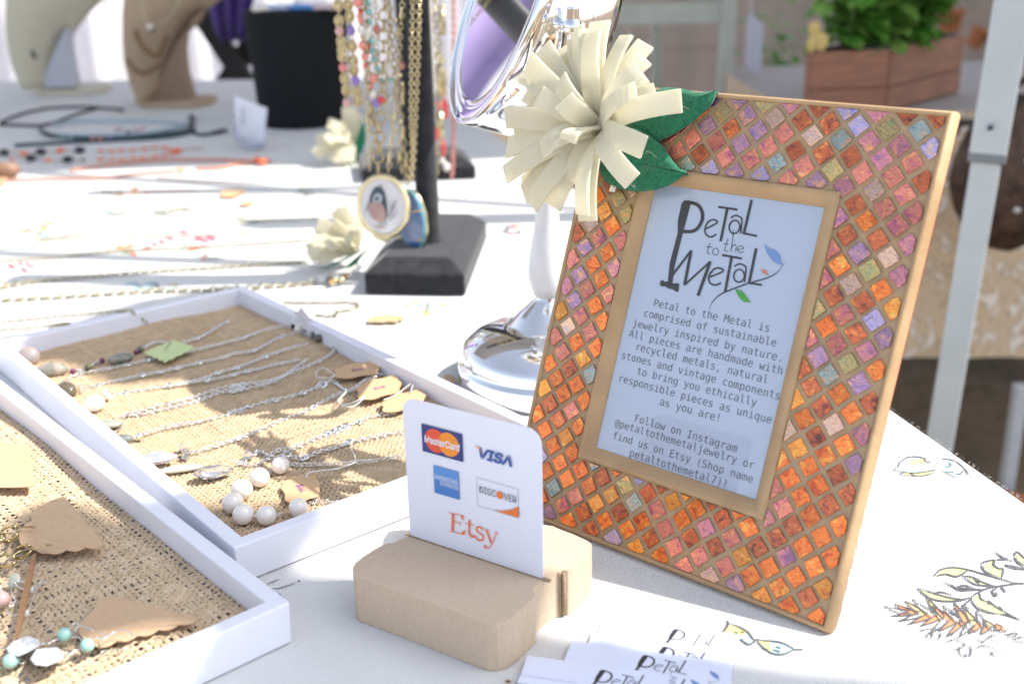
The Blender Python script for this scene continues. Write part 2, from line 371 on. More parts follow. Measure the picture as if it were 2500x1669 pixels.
# ================================================================== SETTING
GZ = -0.75
GROUND = mat("packed_earth", (.24, .165, .10), .95, col2=(.11, .08, .05), vscale=2.2, bump=.6, bscale=30, detail=9)
b = MB(); gn = 40
vs = []; rs = random.Random(3)
for j in range(gn+1):
    for i in range(gn+1):
        x = -30+60*i/gn; y = -20+60*j/gn; vs.append((x, y, GZ+rs.uniform(-.01, .01)))
b.add(vs, [(j*(gn+1)+i, j*(gn+1)+i+1, (j+1)*(gn+1)+i+1, (j+1)*(gn+1)+i) for j in range(gn) for i in range(gn)])
tag(b.build("ground", GROUND), kind="structure")

# ---- table and its cloth
E0, E1 = Vector((.301, .585, 0)), Vector((.267, .726, 0)); ed = (E1-E0).normalized()
def redge(y): return E0.x+(E1.x-E0.x)*(y-E0.y)/(E1.y-E0.y)
YB = 2.72
tbl = thing("folding_table", (-.6, 1.2, GZ), "long folding table hidden under the printed white cloth", "table")
b = MB(); b.prism([(redge(-.3)-.015, -.3), (redge(YB)-.015, YB-.015), (-1.9, YB+.25), (-1.9, -.3)], (0, 0, -.03), (1, 0, 0), (0, 1, 0), .028)
part(tbl, "tabletop", flat("table_grey", (.4, .4, .4)), b)
for x, y in ((-1.8, -.2), (.2, -.1), (-1.8, 2.5), (-.35, 2.4)):
    b = MB(); b.tube([(x, y, -.03), (x, y, GZ)], .014, 10); part(tbl, "leg", flat("leg_steel", (.3, .3, .32), .4, metal=.8), b)
cl = thing("tablecloth", (-.6, 1.2, 0), "white cotton tablecloth printed with butterflies and orange flower sprays", "tablecloth")
b = MB(); ny, nx = 90, 40; vs = []
rr = random.Random(5)
for j in range(ny+1):
    y = -.32+(YB+.02+.32)*j/ny; xr = redge(y); yy = y
    for i in range(nx+6):
        if i <= nx: x = -1.95+(xr+1.95)*(i/nx); z = 0
        else: x = xr+.004+.004*(i-nx)+.006*math.sin(y*23)*(i-nx)/5; z = -.06*(i-nx) if i-nx > 1 else -.01
        edge = .12*(1-i/nx) if j == ny else 0
        vs.append((x, yy+(.27*(1-min(1, i/nx))*(j/ny)), z))
W_ = nx+6
b.add(vs, [(j*W_+i, j*W_+i+1, (j+1)*W_+i+1, (j+1)*W_+i) for j in range(ny) for i in range(W_-1)], True)
# the far hem hanging down
top = [vs[ny*W_+i] for i in range(nx+1)]
b.add(top+[(v[0], v[1]+.01, -.35) for v in top], [(i, i+1, nx+2+i, nx+1+i) for i in range(nx)], True)
part(cl, "cloth_sheet", CLOTH, b)
# frayed threads along the right edge
b = MB()
for k in range(420):
    y = rr.uniform(.3, 1.1); x = redge(y)+.003; L = rr.uniform(.0006, .0018); a = rr.uniform(-1, 1)
    p = Vector((x, y, -.001)); q = p+Vector((L*.8, a*L, L*rr.uniform(.2, .9))); b.tube([p, (p+q)/2+Vector((0, L*.2, 0)), q], .00009, 3, caps=False)
tag(part(cl, "frayed_edge", CLOTH, b), kind="stuff")

# ---- printed motifs on the cloth: real ink laid flat
PRN = [flat("print_line", (.10, .105, .12), .9), flat("print_sage", (.48, .53, .28), .9), flat("print_orange", (.78, .30, .14), .9),
       flat("print_yellow", (.68, .60, .26), .9), flat("print_blue", (.42, .60, .66), .9), flat("print_pink", (.72, .16, .22), .9)]
def motif(name, Zf, lines=(), fills=(), lab=None, lw=2.2, z=.0004):
    b = MB()
    for fi, (pts, c) in enumerate(fills):
        vs = [at(*Zf(*p), z-.0002+fi*.000008) for p in sc2(list(pts)+[pts[0]], 4)[:-1]]; b.add(vs, [tuple(range(len(vs)))], mi=c)
    for li, ln in enumerate(lines):
        P = [at(*Zf(*p), z+.0002) for p in (sc2(ln, 5) if len(ln) > 2 else ln)]
        wv = lw*px_m(P[0])*1.05; Q = [(p.x, p.y) for p in P]
        # taper a little at the ends
        wl = [wv*(.55+.6*math.sin(math.pi*(i+.5)/len(Q)))*rr.uniform(.93, 1.07) for i in range(len(Q))]
        ribbon(b, Q, wl, Vector((0, 0, 0)), Vector((1, 0, 0)), Vector((0, 1, 0)), Vector((0, 0, 1)), z+.0002+li*.000003)
    o = part(cl, name, PRN, b)
    if lab: o["label"] = lab
    return o
ZR = zm(2100, 1080, 2.6625)
motif("printed_butterfly", ZR, lab="pale blue butterfly print by the right table edge", lw=3.2,
 lines=[[(215,178),(245,155),(265,120),(330,90),(420,100),(460,125)], [(205,178),(250,182),(330,195),(420,190),(490,172)],
        [(250,205),(300,190),(370,214),(450,205),(495,175)], [(255,207),(330,212),(400,216)], [(430,100),(520,100),(600,110),(660,150),(735,225)],
        [(520,100),(620,120),(680,170),(700,210)], [(500,175),(560,195),(640,238)], [(540,150),(575,155),(590,140),(570,125)], [(565,187),(610,190)], [(618,205),(655,200),(670,180)],
        [(300,92),(360,88),(430,98)], [(240,94),(262,93)], [(195,84),(210,85)], [(410,105),(440,128),(465,118)]],
 fills=[([(225,178),(270,128),(340,98),(400,110),(440,140),(480,170),(400,188),(320,192)], 4), ([(330,150),(335,110),(410,108),(430,130)], 3),
        ([(500,160),(540,110),(620,125),(670,170),(640,225),(560,190)], 4), ([(275,205),(330,196),(440,192),(480,184),(430,207),(370,214)], 3), ([(600,120),(650,150),(670,180),(660,140)], 3)])
motif("printed_branch", ZR, lab="sage leaf branch print beside the orange bloom", lw=5.2,
 lines=[[(480,865),(520,825),(600,808),(700,822),(800,850),(920,885),(1010,908),(1090,912)], [(500,862),(560,852),(620,868),(660,855),(700,828)],
        [(785,790),(800,775),(870,760),(868,790),(900,815),(930,820),(920,880)], [(785,795),(820,840),(900,872)],
        [(665,865),(740,915),(800,925),(880,930)], [(665,862),(730,870),(800,905),(880,930)], [(735,872),(770,905),(775,885)],
        [(535,900),(620,938),(700,945),(795,950)], [(590,915),(640,955),(720,955),(790,950)], [(630,935),(680,925),(740,945)],
        [(372,945),(430,995),(520,1025),(640,1025),(715,1005)], [(372,945),(450,965),(560,1000),(660,1015),(715,1005)], [(485,975),(530,968),(600,990)],
        [(715,1010),(760,975),(840,940),(920,928),(1010,915),(1100,912)], [(720,1015),(760,1070),(830,1100),(900,1110)], [(775,975),(790,1015),(850,1040),(910,1080),(1050,1155)],
        [(900,1110),(960,1120),(1045,1152)], [(730,1010),(690,1040),(650,1085),(600,1115)], [(660,1050),(710,1080)], [(870,990),(860,960),(890,945)], [(920,935),(945,972)],
        [(860,992),(885,992),(882,968)], [(1000,735),(1010,715),(1030,712),(1080,760)], [(1000,740),(1030,780),(1080,810)], [(875,708),(930,745),(1000,770)], [(890,757),(950,757)],
        [(935,790),(990,800),(1080,820)], [(940,793),(1000,815),(1080,822)], [(830,1020),(850,1040),(830,1045)], [(900,1060),(925,1085)]],
 fills=[([(495,862),(530,828),(600,815),(700,826),(655,855),(620,862)], 1), ([(795,795),(860,768),(865,795),(925,825),(915,870),(850,850)], 1),
        ([(380,950),(470,985),(560,1005),(700,1012),(600,1025),(480,1015)], 1), ([(735,1010),(770,985),(790,1020),(900,1080),(940,1110),(860,1100),(780,1070)], 1),
        ([(690,870),(790,905),(860,925),(780,918)], 1), ([(1010,730),(1030,720),(1080,768),(1080,800),(1040,775)], 1), ([(900,1085),(1000,1130),(940,1118)], 1)])
_r = random.Random(11); ln = []; fl = []
for k in range(24):           # shaggy bloom: overlapping spiky petals along an axis
    t = k/23; cx = 245+620*t; cy = 1085+115*t; wv = 50+175*math.sin(math.pi*min(1, t*1.05))
    sgn = 1 if k % 2 else -1; tx = cx-70*(1-t)-20+60*t+_r.uniform(-15, 15); ty = cy+sgn*wv*_r.uniform(.35, .62)
    bx, by = cx+70, cy+12
    a, c = (bx-10, by-16*sgn), (bx+22, by+10*sgn)
    ln += [[a, ((a[0]+tx)/2-9, (a[1]+ty)/2+6), (tx, ty)], [(tx, ty), ((c[0]+tx)/2+6, (c[1]+ty)/2+2), c]]
    if k % 3: fl.append(([a, ((a[0]+tx)/2, (a[1]+ty)/2+5), (tx+4, ty-2*sgn), ((c[0]+tx)/2, (c[1]+ty)/2), c], 2 if k % 4 else 3))
ln += [[(600,1075),(640,1090),(620,1115),(590,1100),(605,1080)], [(660,1140),(650,1180),(700,1200),(760,1230)], [(680,1170),(720,1150),(790,1170),(870,1200)],
       [(600,1245),(640,1280),(680,1310),(640,1340),(590,1345)], [(680,1310),(720,1330),(715,1385),(690,1380)], [(640,1320),(650,1370),(685,1388),(690,1365)],
       [(385,1225),(420,1214),(458,1220)], [(430,1200),(500,1210),(540,1222)], [(440,1282),(435,1250),(460,1232),(470,1250),(452,1280)], [(490,1235),(520,1240),(515,1268),(490,1272)],
       [(730,1250),(790,1290),(830,1300)], [(760,1340),(780,1320),(850,1325),(970,1378)], [(840,1350),(880,1392)], [(850,1380),(870,1352)],
       [(870,1220),(940,1245),(1010,1235),(1010,1255),(950,1255)], [(960,1260),(1020,1290),(1090,1300)], [(1000,1275),(1050,1262),(1095,1270)], [(830,1260),(900,1300)], [(560,1260),(610,1240)],
       [(560,1298),(600,1280),(640,1290)], [(790,1300),(860,1250),(905,1270)]]
motif("printed_bloom", ZR, ln, fl, "shaggy orange flower print in the lower right", 3.6)
ZC = zm(1250, 1150, 2.7635)
motif("printed_butterfly", ZC, lab="yellow and blue butterfly print in front of the mosaic frame", lw=5.2,
 lines=[[(1445,1002),(1460,1022),(1440,1060),(1420,1085),(1425,1105)], [(1460,1022),(1530,1045),(1590,1080),(1620,1120),(1640,1135)], [(1490,1132),(1530,1125),(1570,1150),(1600,1165),(1630,1150),(1660,1125)],
        [(1640,1128),(1700,1138),(1790,1145),(1850,1165),(1910,1200)], [(1910,1200),(1965,1196)], [(1655,1140),(1690,1180),(1760,1225),(1830,1230),(1905,1200)], [(1450,1095),(1470,1085)], [(1505,1080),(1525,1090)], [(1545,1078),(1565,1085)],
        [(1690,1190),(1730,1200)], [(1760,1200),(1810,1215)], [(1780,1180),(1815,1190)]],
 fills=[([(1455,1030),(1530,1050),(1590,1090),(1560,1110),(1490,1100),(1430,1100)], 3), ([(1560,1100),(1600,1095),(1625,1130),(1600,1160),(1560,1140)], 4),
        ([(1660,1140),(1740,1150),(1760,1220),(1690,1180)], 3), ([(1740,1150),(1850,1170),(1900,1200),(1830,1228),(1760,1222)], 4)])
ZT = zm(450, 1050, 3.92)
motif("printed_sprig", ZT, lab="curling black sprig print by the tray corner", lw=2.6, lines=[[(770,1480),(840,1448),(905,1422)], [(835,1510),(900,1508),(1000,1480),(1065,1455)], [(1085,1440),(1105,1436)], [(900,1560),(930,1575)]], fills=[([(1085,1442),(1096,1430),(1110,1438),(1100,1450)], 0)])
def blossom(px, py, s, cs, lab, seed):
    q = random.Random(seed); L = []; Fl = []
    for k in range(9):
        a = q.uniform(0, 6.28); r = s*q.uniform(.3, 1); x, y = px+math.cos(a)*r*1.5, py+math.sin(a)*r*.42
        u, v = s*q.uniform(.15, .34), s*q.uniform(.05, .12)
        Fl.append((ell(x, y, u, v, q.uniform(-.5, .5), 8)[:-1], q.choice(cs)))
        L.append([(x-u, y), (x, y-v), (x+u, y+v*.3)]); L.append([(px, py), ((px+x)/2, (py+y)/2+3), (x, y)])
    motif("printed_flower", lambda x, y: (x, y), L, Fl, lab, 1.3)
for px, py, s, cs, lab, sd in [(440,588,55,[5,5,2],"pink flower print between the long brass chains",1), (305,612,42,[5,2,1],"smaller pink flower print left of the larger one",2), (60,655,30,[5,5],"faint pink print near the left edge of the cloth",3),
        (95,565,55,[4,4,3],"pale blue print at the left edge under the chains",4), (290,520,30,[4,4],"small blue print among the thin chains",5), (390,522,22,[4],"tiny blue print right of the thin chains",6), (605,535,34,[4,3,1],"blue and yellow print left of the cream felt flower",7),
        (745,468,26,[4,4,3],"blue bud print on the dark stripe",8), (320,470,30,[2,2,1],"orange print in the middle of the chains",9), (270,468,16,[3],"small yellow print near the orange print",10), (165,453,22,[5,1],"red print just below the shaded cloth",11),
        (395,700,52,[4,4,3],"blue and yellow print behind the far tray corner",12), (1045,752,44,[4,3,1,4],"blue and yellow flower print in front of the velvet base",13), (1235,560,34,[5,0,3],"pink print right of the velvet base",14),
        (325,320,28,[5,5,0],"pink print on the shaded cloth under the cords",15), (520,628,26,[5,1],"small pink print beside the dark oval shadow",17), (25,690,22,[3],"pale yellow print at the left edge",18)]:
    blossom(px, py, s, cs, lab, sd)

# ---- our own canopy, and added sheets cut to fit the shade (outside the frame; they throw the shade seen on the cloth)
CANV = mat("canopy_canvas", (.55, .56, .58), .9)
POLE = mat("tent_enamel", (.55, .58, .60), .45, col2=(.50, .53, .56), vscale=25)
ZCAN = 1.5; SH = ZCAN*SK
cp = thing("market_canopy", (1.2, 3.5, GZ), "white market canopy roof above the far half of the stall", "canopy")
y0 = lambda x: 1.705+.02*math.sin(x*3.1)+.012*math.sin(x*9.7)
xs = [-3+.25*i for i in range(25)]
b = MB(); pts = [(x+SH, y0(x)) for x in xs if x < .9]+[(2.1, y0(.9)), (2.1, .55), (7, .55), (7, 5.6), (1.9, 5.6), (1.9, 3.25), (-2.5, 3.25)]
b.prism(pts, (0, 0, ZCAN), (1, 0, 0), (0, 1, 0), .004); part(cp, "roof", CANV, b)
b = MB(); pq = [(-60,830),(0,790),(120,775),(345,705),(560,672),(640,690),(700,775),(742,812),(722,850),(640,884),(520,905),(420,917),(330,924),(285,938),(235,925),(190,895),(110,868),(60,880)]
b.prism([(at(*p, .012).x+SH-.05, at(*p, .012).y) for p in pq], (0, 0, ZCAN-.06), (1, 0, 0), (0, 1, 0), .004); part(cp, "shade_flap", CANV, b)  # added flap, never in view; outline cut to shade the far tray's burlap
b = MB(); p0, p1 = Vector((-.56, 1.607, 0)), Vector((.10, 1.345, 0)); dd = (p1-p0).normalized()
b.tube([p0-dd*1.4+Vector((SH, 0, ZCAN-.03)), p1+dd*.9+Vector((SH, 0, ZCAN-.03))], .013, 8); part(cp, "roof_strut", POLE, b)
b = MB(); p0, p1 = Vector((-.60, 1.214, 0)), Vector((-.25, 1.139, 0)); dd = (p1-p0).normalized()
b.tube([p0-dd*2.2+Vector((SH, 0, ZCAN-.03)), p1+Vector((SH, 0, ZCAN-.03))], .012, 8); part(cp, "roof_strut", POLE, b)
for x, y in ((-2.2, 3.15), (6.8, 5.1), (6.8, .7)):
    b = MB(); b.tube([(x, y, GZ), (x, y, ZCAN)], .02, 8); part(cp, "pole", POLE, b)
sl = thing("shade_caster", (1.6, -.6, GZ), "added grey sheet out of view, shading the near corner of the stall", "canopy")
pp = [(0,1300),(100,1262),(200,1272),(300,1320),(350,1290),(420,1275),(500,1262),(560,1290),(600,1270),(680,1262),(728,1300),(738,1395),(745,1402),(858,1407),(1050,1450),(1200,1500),(1310,1530),(1400,1562),(1490,1556),(1545,1582),(1700,1600),(1950,1634),(2200,1655),(2500,1676),(2700,2000),(900,2300),(470,1760),(420,1640),(395,1600),(330,1585),(200,1620),(0,1655)]
b = MB(); b.prism([(at(*p).x+SH, at(*p).y) for p in pp], (0, 0, ZCAN), (1, 0, 0), (0, 1, 0), .004); part(sl, "shade_sheet", CANV, b)  # added unseen sheet, outline follows the shade on near tray and cloth
b = MB(); b.tube([(1.45, .2, GZ), (1.45, .2, ZCAN)], .02, 8); part(sl, "pole", POLE, b)

# ---- pale tent side wall behind the stall
b = MB(); n = 160; vs = []
a0, a1 = Vector((-3.6, 3.4, 0)), Vector((-.2, 5.8, 0)); dr = (a1-a0); nrm = Vector((dr.y, -dr.x, 0)).normalized()
for i in range(n+1):
    t = i/n; p = a0+dr*t+nrm*(.05*math.sin(t*70)+.03*math.sin(t*171+1))
    vs += [(p.x, p.y, GZ), (p.x, p.y, 1.3)]
b.add(vs, [(2*i, 2*i+2, 2*i+3, 2*i+1) for i in range(n)], True)
tag(b.build("tent_wall", mat("tent_fabric", (.90, .90, .96), .8, translucent=.45)), "bright white fabric side wall of a tent behind the necklace busts", "tent wall")
# ================================================================== MOSAIC FRAME
YAW, LEAN, FW, FH = -0.7135, 0.37209, .205, .25672
FU = Vector((math.cos(YAW), math.sin(YAW), 0)); _nh = Vector((math.sin(YAW), -math.cos(YAW), 0))
FV = Vector((0, 0, -1))*math.cos(LEAN)+_nh*math.sin(LEAN); FN = _nh*math.cos(LEAN)+Vector((0, 0, 1))*math.sin(LEAN)
FO = Vector((-.005615, .59124, .002))-FV*FH
def fp(u, v, o=0.0): return FO+FU*u+FV*v+FN*o
def fpx(px, py, o=0.0): return onp(px, py, FO+FN*o, FN)
def fuv(px, py, o=0.0): p = fpx(px, py, o)-FO; return p.dot(FU), p.dot(FV)
fr = thing("picture_frame", tuple(fp(FW/2, FH, 0)), "gold framed picture frame with iridescent orange glass mosaic border", "picture frame")
IU0, IV0, IU1, IV1 = .0492, .0530, .1510, .2058
def rings(mb, prof, mi=0, close=True):
    vs = []
    for (u0, v0, u1, v1, o) in prof:
        nseg = 6
        for a, c in (((u0, v0), (u1, v0)), ((u1, v0), (u1, v1)), ((u1, v1), (u0, v1)), ((u0, v1), (u0, v0))):
            for k in range(nseg):
                t = k/nseg; jx = rr.uniform(-.00025, .00025)
                vs.append(fp(a[0]+(c[0]-a[0])*t, a[1]+(c[1]-a[1])*t, o+(jx if k else 0)))
    m = 24
    fs = [(i*m+k, (i+1)*m+k, (i+1)*m+(k+1) % m, i*m+(k+1) % m) for i in range(len(prof)-1) for k in range(m)]
    mb.add(vs, fs, True, mi)
g = lambda d, o: (d, d, FW-d, FH-d, o)
h = lambda d, o: (IU0-d, IV0-d, IU1+d, IV1+d, o)
b = MB()
rings(b, [g(0, -.0095), g(-.0002, -.004), g(.0004, -.0014), g(.0012, -.0003), g(.0020, 0), g(.0028, -.0004), g(.0033, -.0016)])
part(fr, "outer_rim", GOLD, b)
b = MB(); rings(b, [g(.0033, -.0016), h(.0085, -.0016)]); part(fr, "grout_bed", GROUT, b)
b = MB(); rings(b, [h(.0086, -.0017), h(.0080, .0000), h(.0068, .0009), h(.0050, .0006), h(.0022, -.0018), h(.0006, -.0036), h(0, -.0042), h(0, -.0075)])
part(fr, "inner_moulding", GOLD, b)
b = MB(); rings(b, [g(.0008, -.0095), g(.0008, -.0125)]); b.add([fp(.001, .001, -.0125), fp(FW-.001, .001, -.0125), fp(FW-.001, FH-.001, -.0125), fp(.001, FH-.001, -.0125)], [(0, 1, 2, 3)])
part(fr, "backing_board", flat("red_backing", (.30, .03, .02), .8), b)
b = MB(); bw = Vector((FU.y, -FU.x, 0))*-1
q0 = fp(FW/2, .09, -.016); q1 = Vector((q0.x-_nh.x*.10, q0.y-_nh.y*.10, .003))
b.prism([(-.02, 0), (.02, 0), (.03, (q1-q0).length), (-.03, (q1-q0).length)], q0, FU, (q1-q0).normalized(), .003)
part(fr, "easel_leg", flat("black_board", (.02, .02, .02), .8), b)

def clip(poly, f):
    out = []
    for i in range(len(poly)):
        a, c = poly[i], poly[(i+1) % len(poly)]; fa, fc = f(a), f(c)
        if fa >= 0: out.append(a)
        if (fa >= 0) != (fc >= 0): t = fa/(fa-fc); out.append((a[0]+(c[0]-a[0])*t, a[1]+(c[1]-a[1])*t))
    return out
def area(p): return abs(sum(p[i][0]*p[(i+1) % len(p)][1]-p[(i+1) % len(p)][0]*p[i][1] for i in range(len(p))))/2 if len(p) > 2 else 0
tr = random.Random(21); PT = .01534; HP = PT/2; ntile = 0
D = .0087; U0, U1, V0, V1 = IU0-D-.0002, IU1+D+.0002, IV0-D-.0002, IV1+D+.0002; M0 = .0037
for j in range(-1, 34):
    for i in range(-1, 15):
        cu_, cv_ = .09075-PT*6+i*PT+(HP if j % 2 else 0), .0109-.0077+j*.00775
        hd = .00605; an = tr.uniform(-.07, .07); cu2, cv2 = cu_+tr.uniform(-.0004, .0004), cv_+tr.uniform(-.0004, .0004)
        pl = []
        for k in range(4):
            a = math.pi/2*k+an; q = hd*tr.uniform(.93, 1.05); pl.append((cu2+q*math.cos(a), cv2+q*math.sin(a)))
        for f in (lambda p: p[0]-M0, lambda p: FW-M0-p[0], lambda p: p[1]-M0+.0004, lambda p: FH-M0+.0004-p[1]): pl = clip(pl, f) if pl else pl
        if len(pl) < 3: continue
        if any(U0 < p[0] < U1 and V0 < p[1] < V1 for p in pl):
            c4 = [clip(pl, lambda p: U0-p[0]), clip(pl, lambda p: p[0]-U1), clip(pl, lambda p: V0-p[1]), clip(pl, lambda p: p[1]-V1)]
            pl = max(c4, key=area)
        if area(pl) < 0.9e-5: continue
        cx_ = sum(p[0] for p in pl)/len(pl); cy_ = sum(p[1] for p in pl)/len(pl)
        ar = sum(pl[q][0]*pl[(q+1) % len(pl)][1]-pl[(q+1) % len(pl)][0]*pl[q][1] for q in range(len(pl)))
        if ar > 0: pl = pl[::-1]
        n = len(pl); o0, o1 = -.0017, tr.uniform(-.0009, -.0003); tx, ty = tr.uniform(-.035, .035), tr.uniform(-.035, .035)
        in1 = [(cx_+(p[0]-cx_)*.93, cy_+(p[1]-cy_)*.93) for p in pl]
        fh = lambda p: o1+(p[0]-cx_)*tx+(p[1]-cy_)*ty
        vs = [fp(*p, o0) for p in pl]+[fp(*p, fh(p)-.0003) for p in pl]+[fp(*p, fh(p)) for p in in1]
        fs = [(q, (q+1) % n, n+(q+1) % n, n+q) for q in range(n)]+[(n+q, n+(q+1) % n, 2*n+(q+1) % n, 2*n+q) for q in range(n)]+[tuple(range(2*n, 3*n))]
        b = MB(); b.add(vs, fs)
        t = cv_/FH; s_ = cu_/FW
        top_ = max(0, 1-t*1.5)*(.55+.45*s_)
        wts = {'orange': .18+1.1*t*t, 'copper': .38+.30*s_, 'pink': .5, 'magenta': .35*(1.15-t)*(.3+s_), 'violet': .42*top_+.07, 'lilac': .22*top_+.015, 'olive': .30*(1.1-t)+.05, 'teal': .16*(1.1-t)+.01, 'rose': .32*(1-t)+.12, 'amber': .08+.40*t*t}  # view-dependent iridescence put into the tile colours by height and side
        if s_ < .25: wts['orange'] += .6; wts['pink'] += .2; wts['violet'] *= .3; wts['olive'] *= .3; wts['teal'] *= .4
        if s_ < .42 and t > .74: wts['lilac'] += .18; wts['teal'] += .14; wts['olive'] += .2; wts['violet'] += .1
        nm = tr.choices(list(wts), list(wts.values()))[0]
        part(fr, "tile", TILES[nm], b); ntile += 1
print("tiles", ntile)

# printed sheet under the glass
SO = -.0050
b = MB(); b.add([fp(IU0-.002, IV0-.002, SO), fp(IU1+.002, IV0-.002, SO), fp(IU1+.002, IV1+.002, SO), fp(IU0-.002, IV1+.002, SO)], [(3, 2, 1, 0)])
sheet = part(fr, "printed_sheet", PAPER, b)
ZL = zm(1450, 420, 2.703)
b = MB(); logo(b, lambda x, y, e=0: fpx(*ZL(x, y), SO+.0003+e), 0)
sub(sheet, "printed_logo", LOGO_MATS, b, fr)
LT = ["Petal to the Metal is", "comprised of sustainable", "jewelry inspired by nature.", "All pieces are handmade with", "recycled metals, natural", "stones and vintage components", "to bring you ethically", "responsible pieces as unique", "as you are!", "Follow on Instagram", "@petaltothemetaljewelry or", "find us on Etsy (Shop name", "petaltothemetal7)!"]
# line ends measured in the photo: (left px, right px) baseline centres
LE = [((1596,744),(1880,800)), ((1571,768),(1898,838)), ((1545,795),(1908,875)), ((1533,820),(1913,905)), ((1553,850),(1876,928)), ((1517,873),(1906,966)), ((1555,907),(1848,987)), ((1511,928),(1886,1027)), ((1611,985),(1755,1022)),
      ((1548,1028),(1802,1094)), ((1499,1036),(1845,1130)), ((1496,1068),(1840,1170)), ((1537,1112),(1773,1180))]
adv = []
UV = []
for s_, (p, q) in zip(LT, LE):
    a, c = fuv(*p, SO), fuv(*q, SO); UV.append(((a[0]+c[0])/2, (a[1]+c[1])/2, c[0]-a[0])); adv.append((c[0]-a[0])/len(s_))
print("adv", [round(x*1000, 2) for x in adv], [round(x[1]*1000, 1) for x in UV], [round(x[0]*1000, 1) for x in UV])
ADV = sorted(adv)[len(adv)//2]
b = MB()
n10 = [0, 1, 2, 3, 4, 5, 6, 7, 8, 10, 11, 12, 13]
fit_ = np.polyfit(n10, [x[1] for x in UV], 1)
for k, (s_, (cu_, cv_, wd)) in enumerate(zip(LT, UV)):
    vv = (np.polyval(fit_, n10[k])+cv_)/2
    t = MB(); text_into(t, s_, MONO, 1.0, Vector((0, 0, 0)), Vector((1, 0, 0)), Vector((0, 1, 0)), Vector((0, 0, 1)), 0, bold=-.006)
    xs = [v[0] for v in t.v]; x0, x1 = min(xs), max(xs); q = ADV*(len(s_)-.22)/(x1-x0)
    b.add([fp(cu_+(v[0]-(x0+x1)/2)*q, vv+.0013-v[1]*q*1.02, SO+.0003) for v in t.v], t.f)
sub(sheet, "printed_text", TINK, b, fr)
b = MB(); b.add([fp(IU0, IV0, -.0044), fp(IU1, IV0, -.0044), fp(IU1, IV1, -.0044), fp(IU0, IV1, -.0044)], [(0, 1, 2, 3)])
GLS = bpy.data.materials.new("frame_glass"); GLS.use_nodes = True; _t = GLS.node_tree
_tr = _t.nodes.new("ShaderNodeBsdfTransparent"); _gl = _t.nodes.new("ShaderNodeBsdfGlossy"); _gl.inputs["Roughness"].default_value = .03
_mx = _t.nodes.new("ShaderNodeMixShader"); _fr = _t.nodes.new("ShaderNodeFresnel"); _fr.inputs[0].default_value = 1.5
_mx.inputs[0].default_value = .03; _t.links.new(_tr.outputs[0], _mx.inputs[1]); _t.links.new(_gl.outputs[0], _mx.inputs[2]); _t.links.new(_mx.outputs[0], _t.nodes["Material Output"].inputs[0])
part(fr, "glass", GLS, b)

# ================================================================== FELT FLOWER on the frame
Z3 = zm(1150, 0, 2.8)
FC = fpx(*Z3(925, 893), .012)
fl = thing("felt_flower", tuple(FC), "large cream felt strip flower with two green leaves on the mosaic frame corner", "flower")
def strip(mb, p0, c1, c2, p1, wid, th, twist=0.0, viewn=None, n=12, w0=.55):
    vs = []; 
    for i in range(n+1):
        t = i/n; p = p0*(1-t)**3+c1*3*t*(1-t)**2+c2*3*t*t*(1-t)+p1*t**3
        d = ((c1-p0)*(1-t)**2+(c2-c1)*2*t*(1-t)+(p1-c2)*t*t).normalized()
        wv = d.cross(viewn); wv = wv.normalized() if wv.length > 1e-4 else Vector((1, 0, 0))
        nv = wv.cross(d).normalized(); a = twist*t
        wv, nv = wv*math.cos(a)+nv*math.sin(a), nv*math.cos(a)-wv*math.sin(a)
        ww = wid*(w0+(1-w0)*min(1, t*2.2)); 
        vs += [p-wv*ww/2-nv*th/2, p+wv*ww/2-nv*th/2, p+wv*ww/2+nv*th/2, p-wv*ww/2+nv*th/2]
    fs = [(4*i+k, 4*i+(k+1) % 4, 4*i+4+(k+1) % 4, 4*i+4+k) for i in range(n) for k in range(4)]
    fs += [(3, 2, 1, 0), (4*n, 4*n+1, 4*n+2, 4*n+3)]
    mb.add(vs, fs, False)
# tip position in zoom pixels, height of the tip over the frame, forward bulge, width factor
TIPS = [((885,150),.010,.020,1.15),((728,200),.004,.016,1.05),((800,200),.008,.018,1.0),((835,225),.026,.02,1.2),((715,265),.002,.014,1.0),((1065,245),.020,.02,1.05),((1195,300),.006,.018,1.0),((1185,395),.012,.02,1.05),
 ((1150,480),.030,.022,1.0),((1195,530),.018,.022,.9),((490,330),.004,.016,1.2),((600,350),.000,.014,1.2),((395,430),.012,.02,1.2),((350,500),.002,.012,1.0),((390,625),-.004,.01,1.3),((612,548),.030,.024,1.05),
 ((468,660),.026,.026,1.1),((640,690),.034,.026,1.15),((240,805),.016,.022,1.15),((250,1010),.008,.018,1.2),((235,1195),.010,.018,1.05),((360,1270),.000,.014,1.1),((490,1025),.030,.026,1.05),((555,965),.028,.022,1.1),((668,962),.036,.026,1.15),
 ((365,1330),.004,.016,1.2),((415,1400),.010,.016,1.1),((545,1400),.006,.014,1.3),((765,1470),.020,.022,1.2),((800,1510),.010,.018,1.0),((1185,1010),.030,.024,1.15),((1105,1240),.024,.026,1.05),((1440,690),.028,.026,1.1),((1265,640),.018,.022,1.05),
 ((470,1200),.002,.012,1.4),((560,520),-.002,.012,1.3),((690,430),-.004,.012,1.3),((1000,420),.002,.018,1.0),((430,560),.012,.018,1.1),((300,900),.012,.018,1.1),((1130,620),.034,.024,1.0),((700,1250),.012,.018,1.1)]
fr_ = random.Random(4)
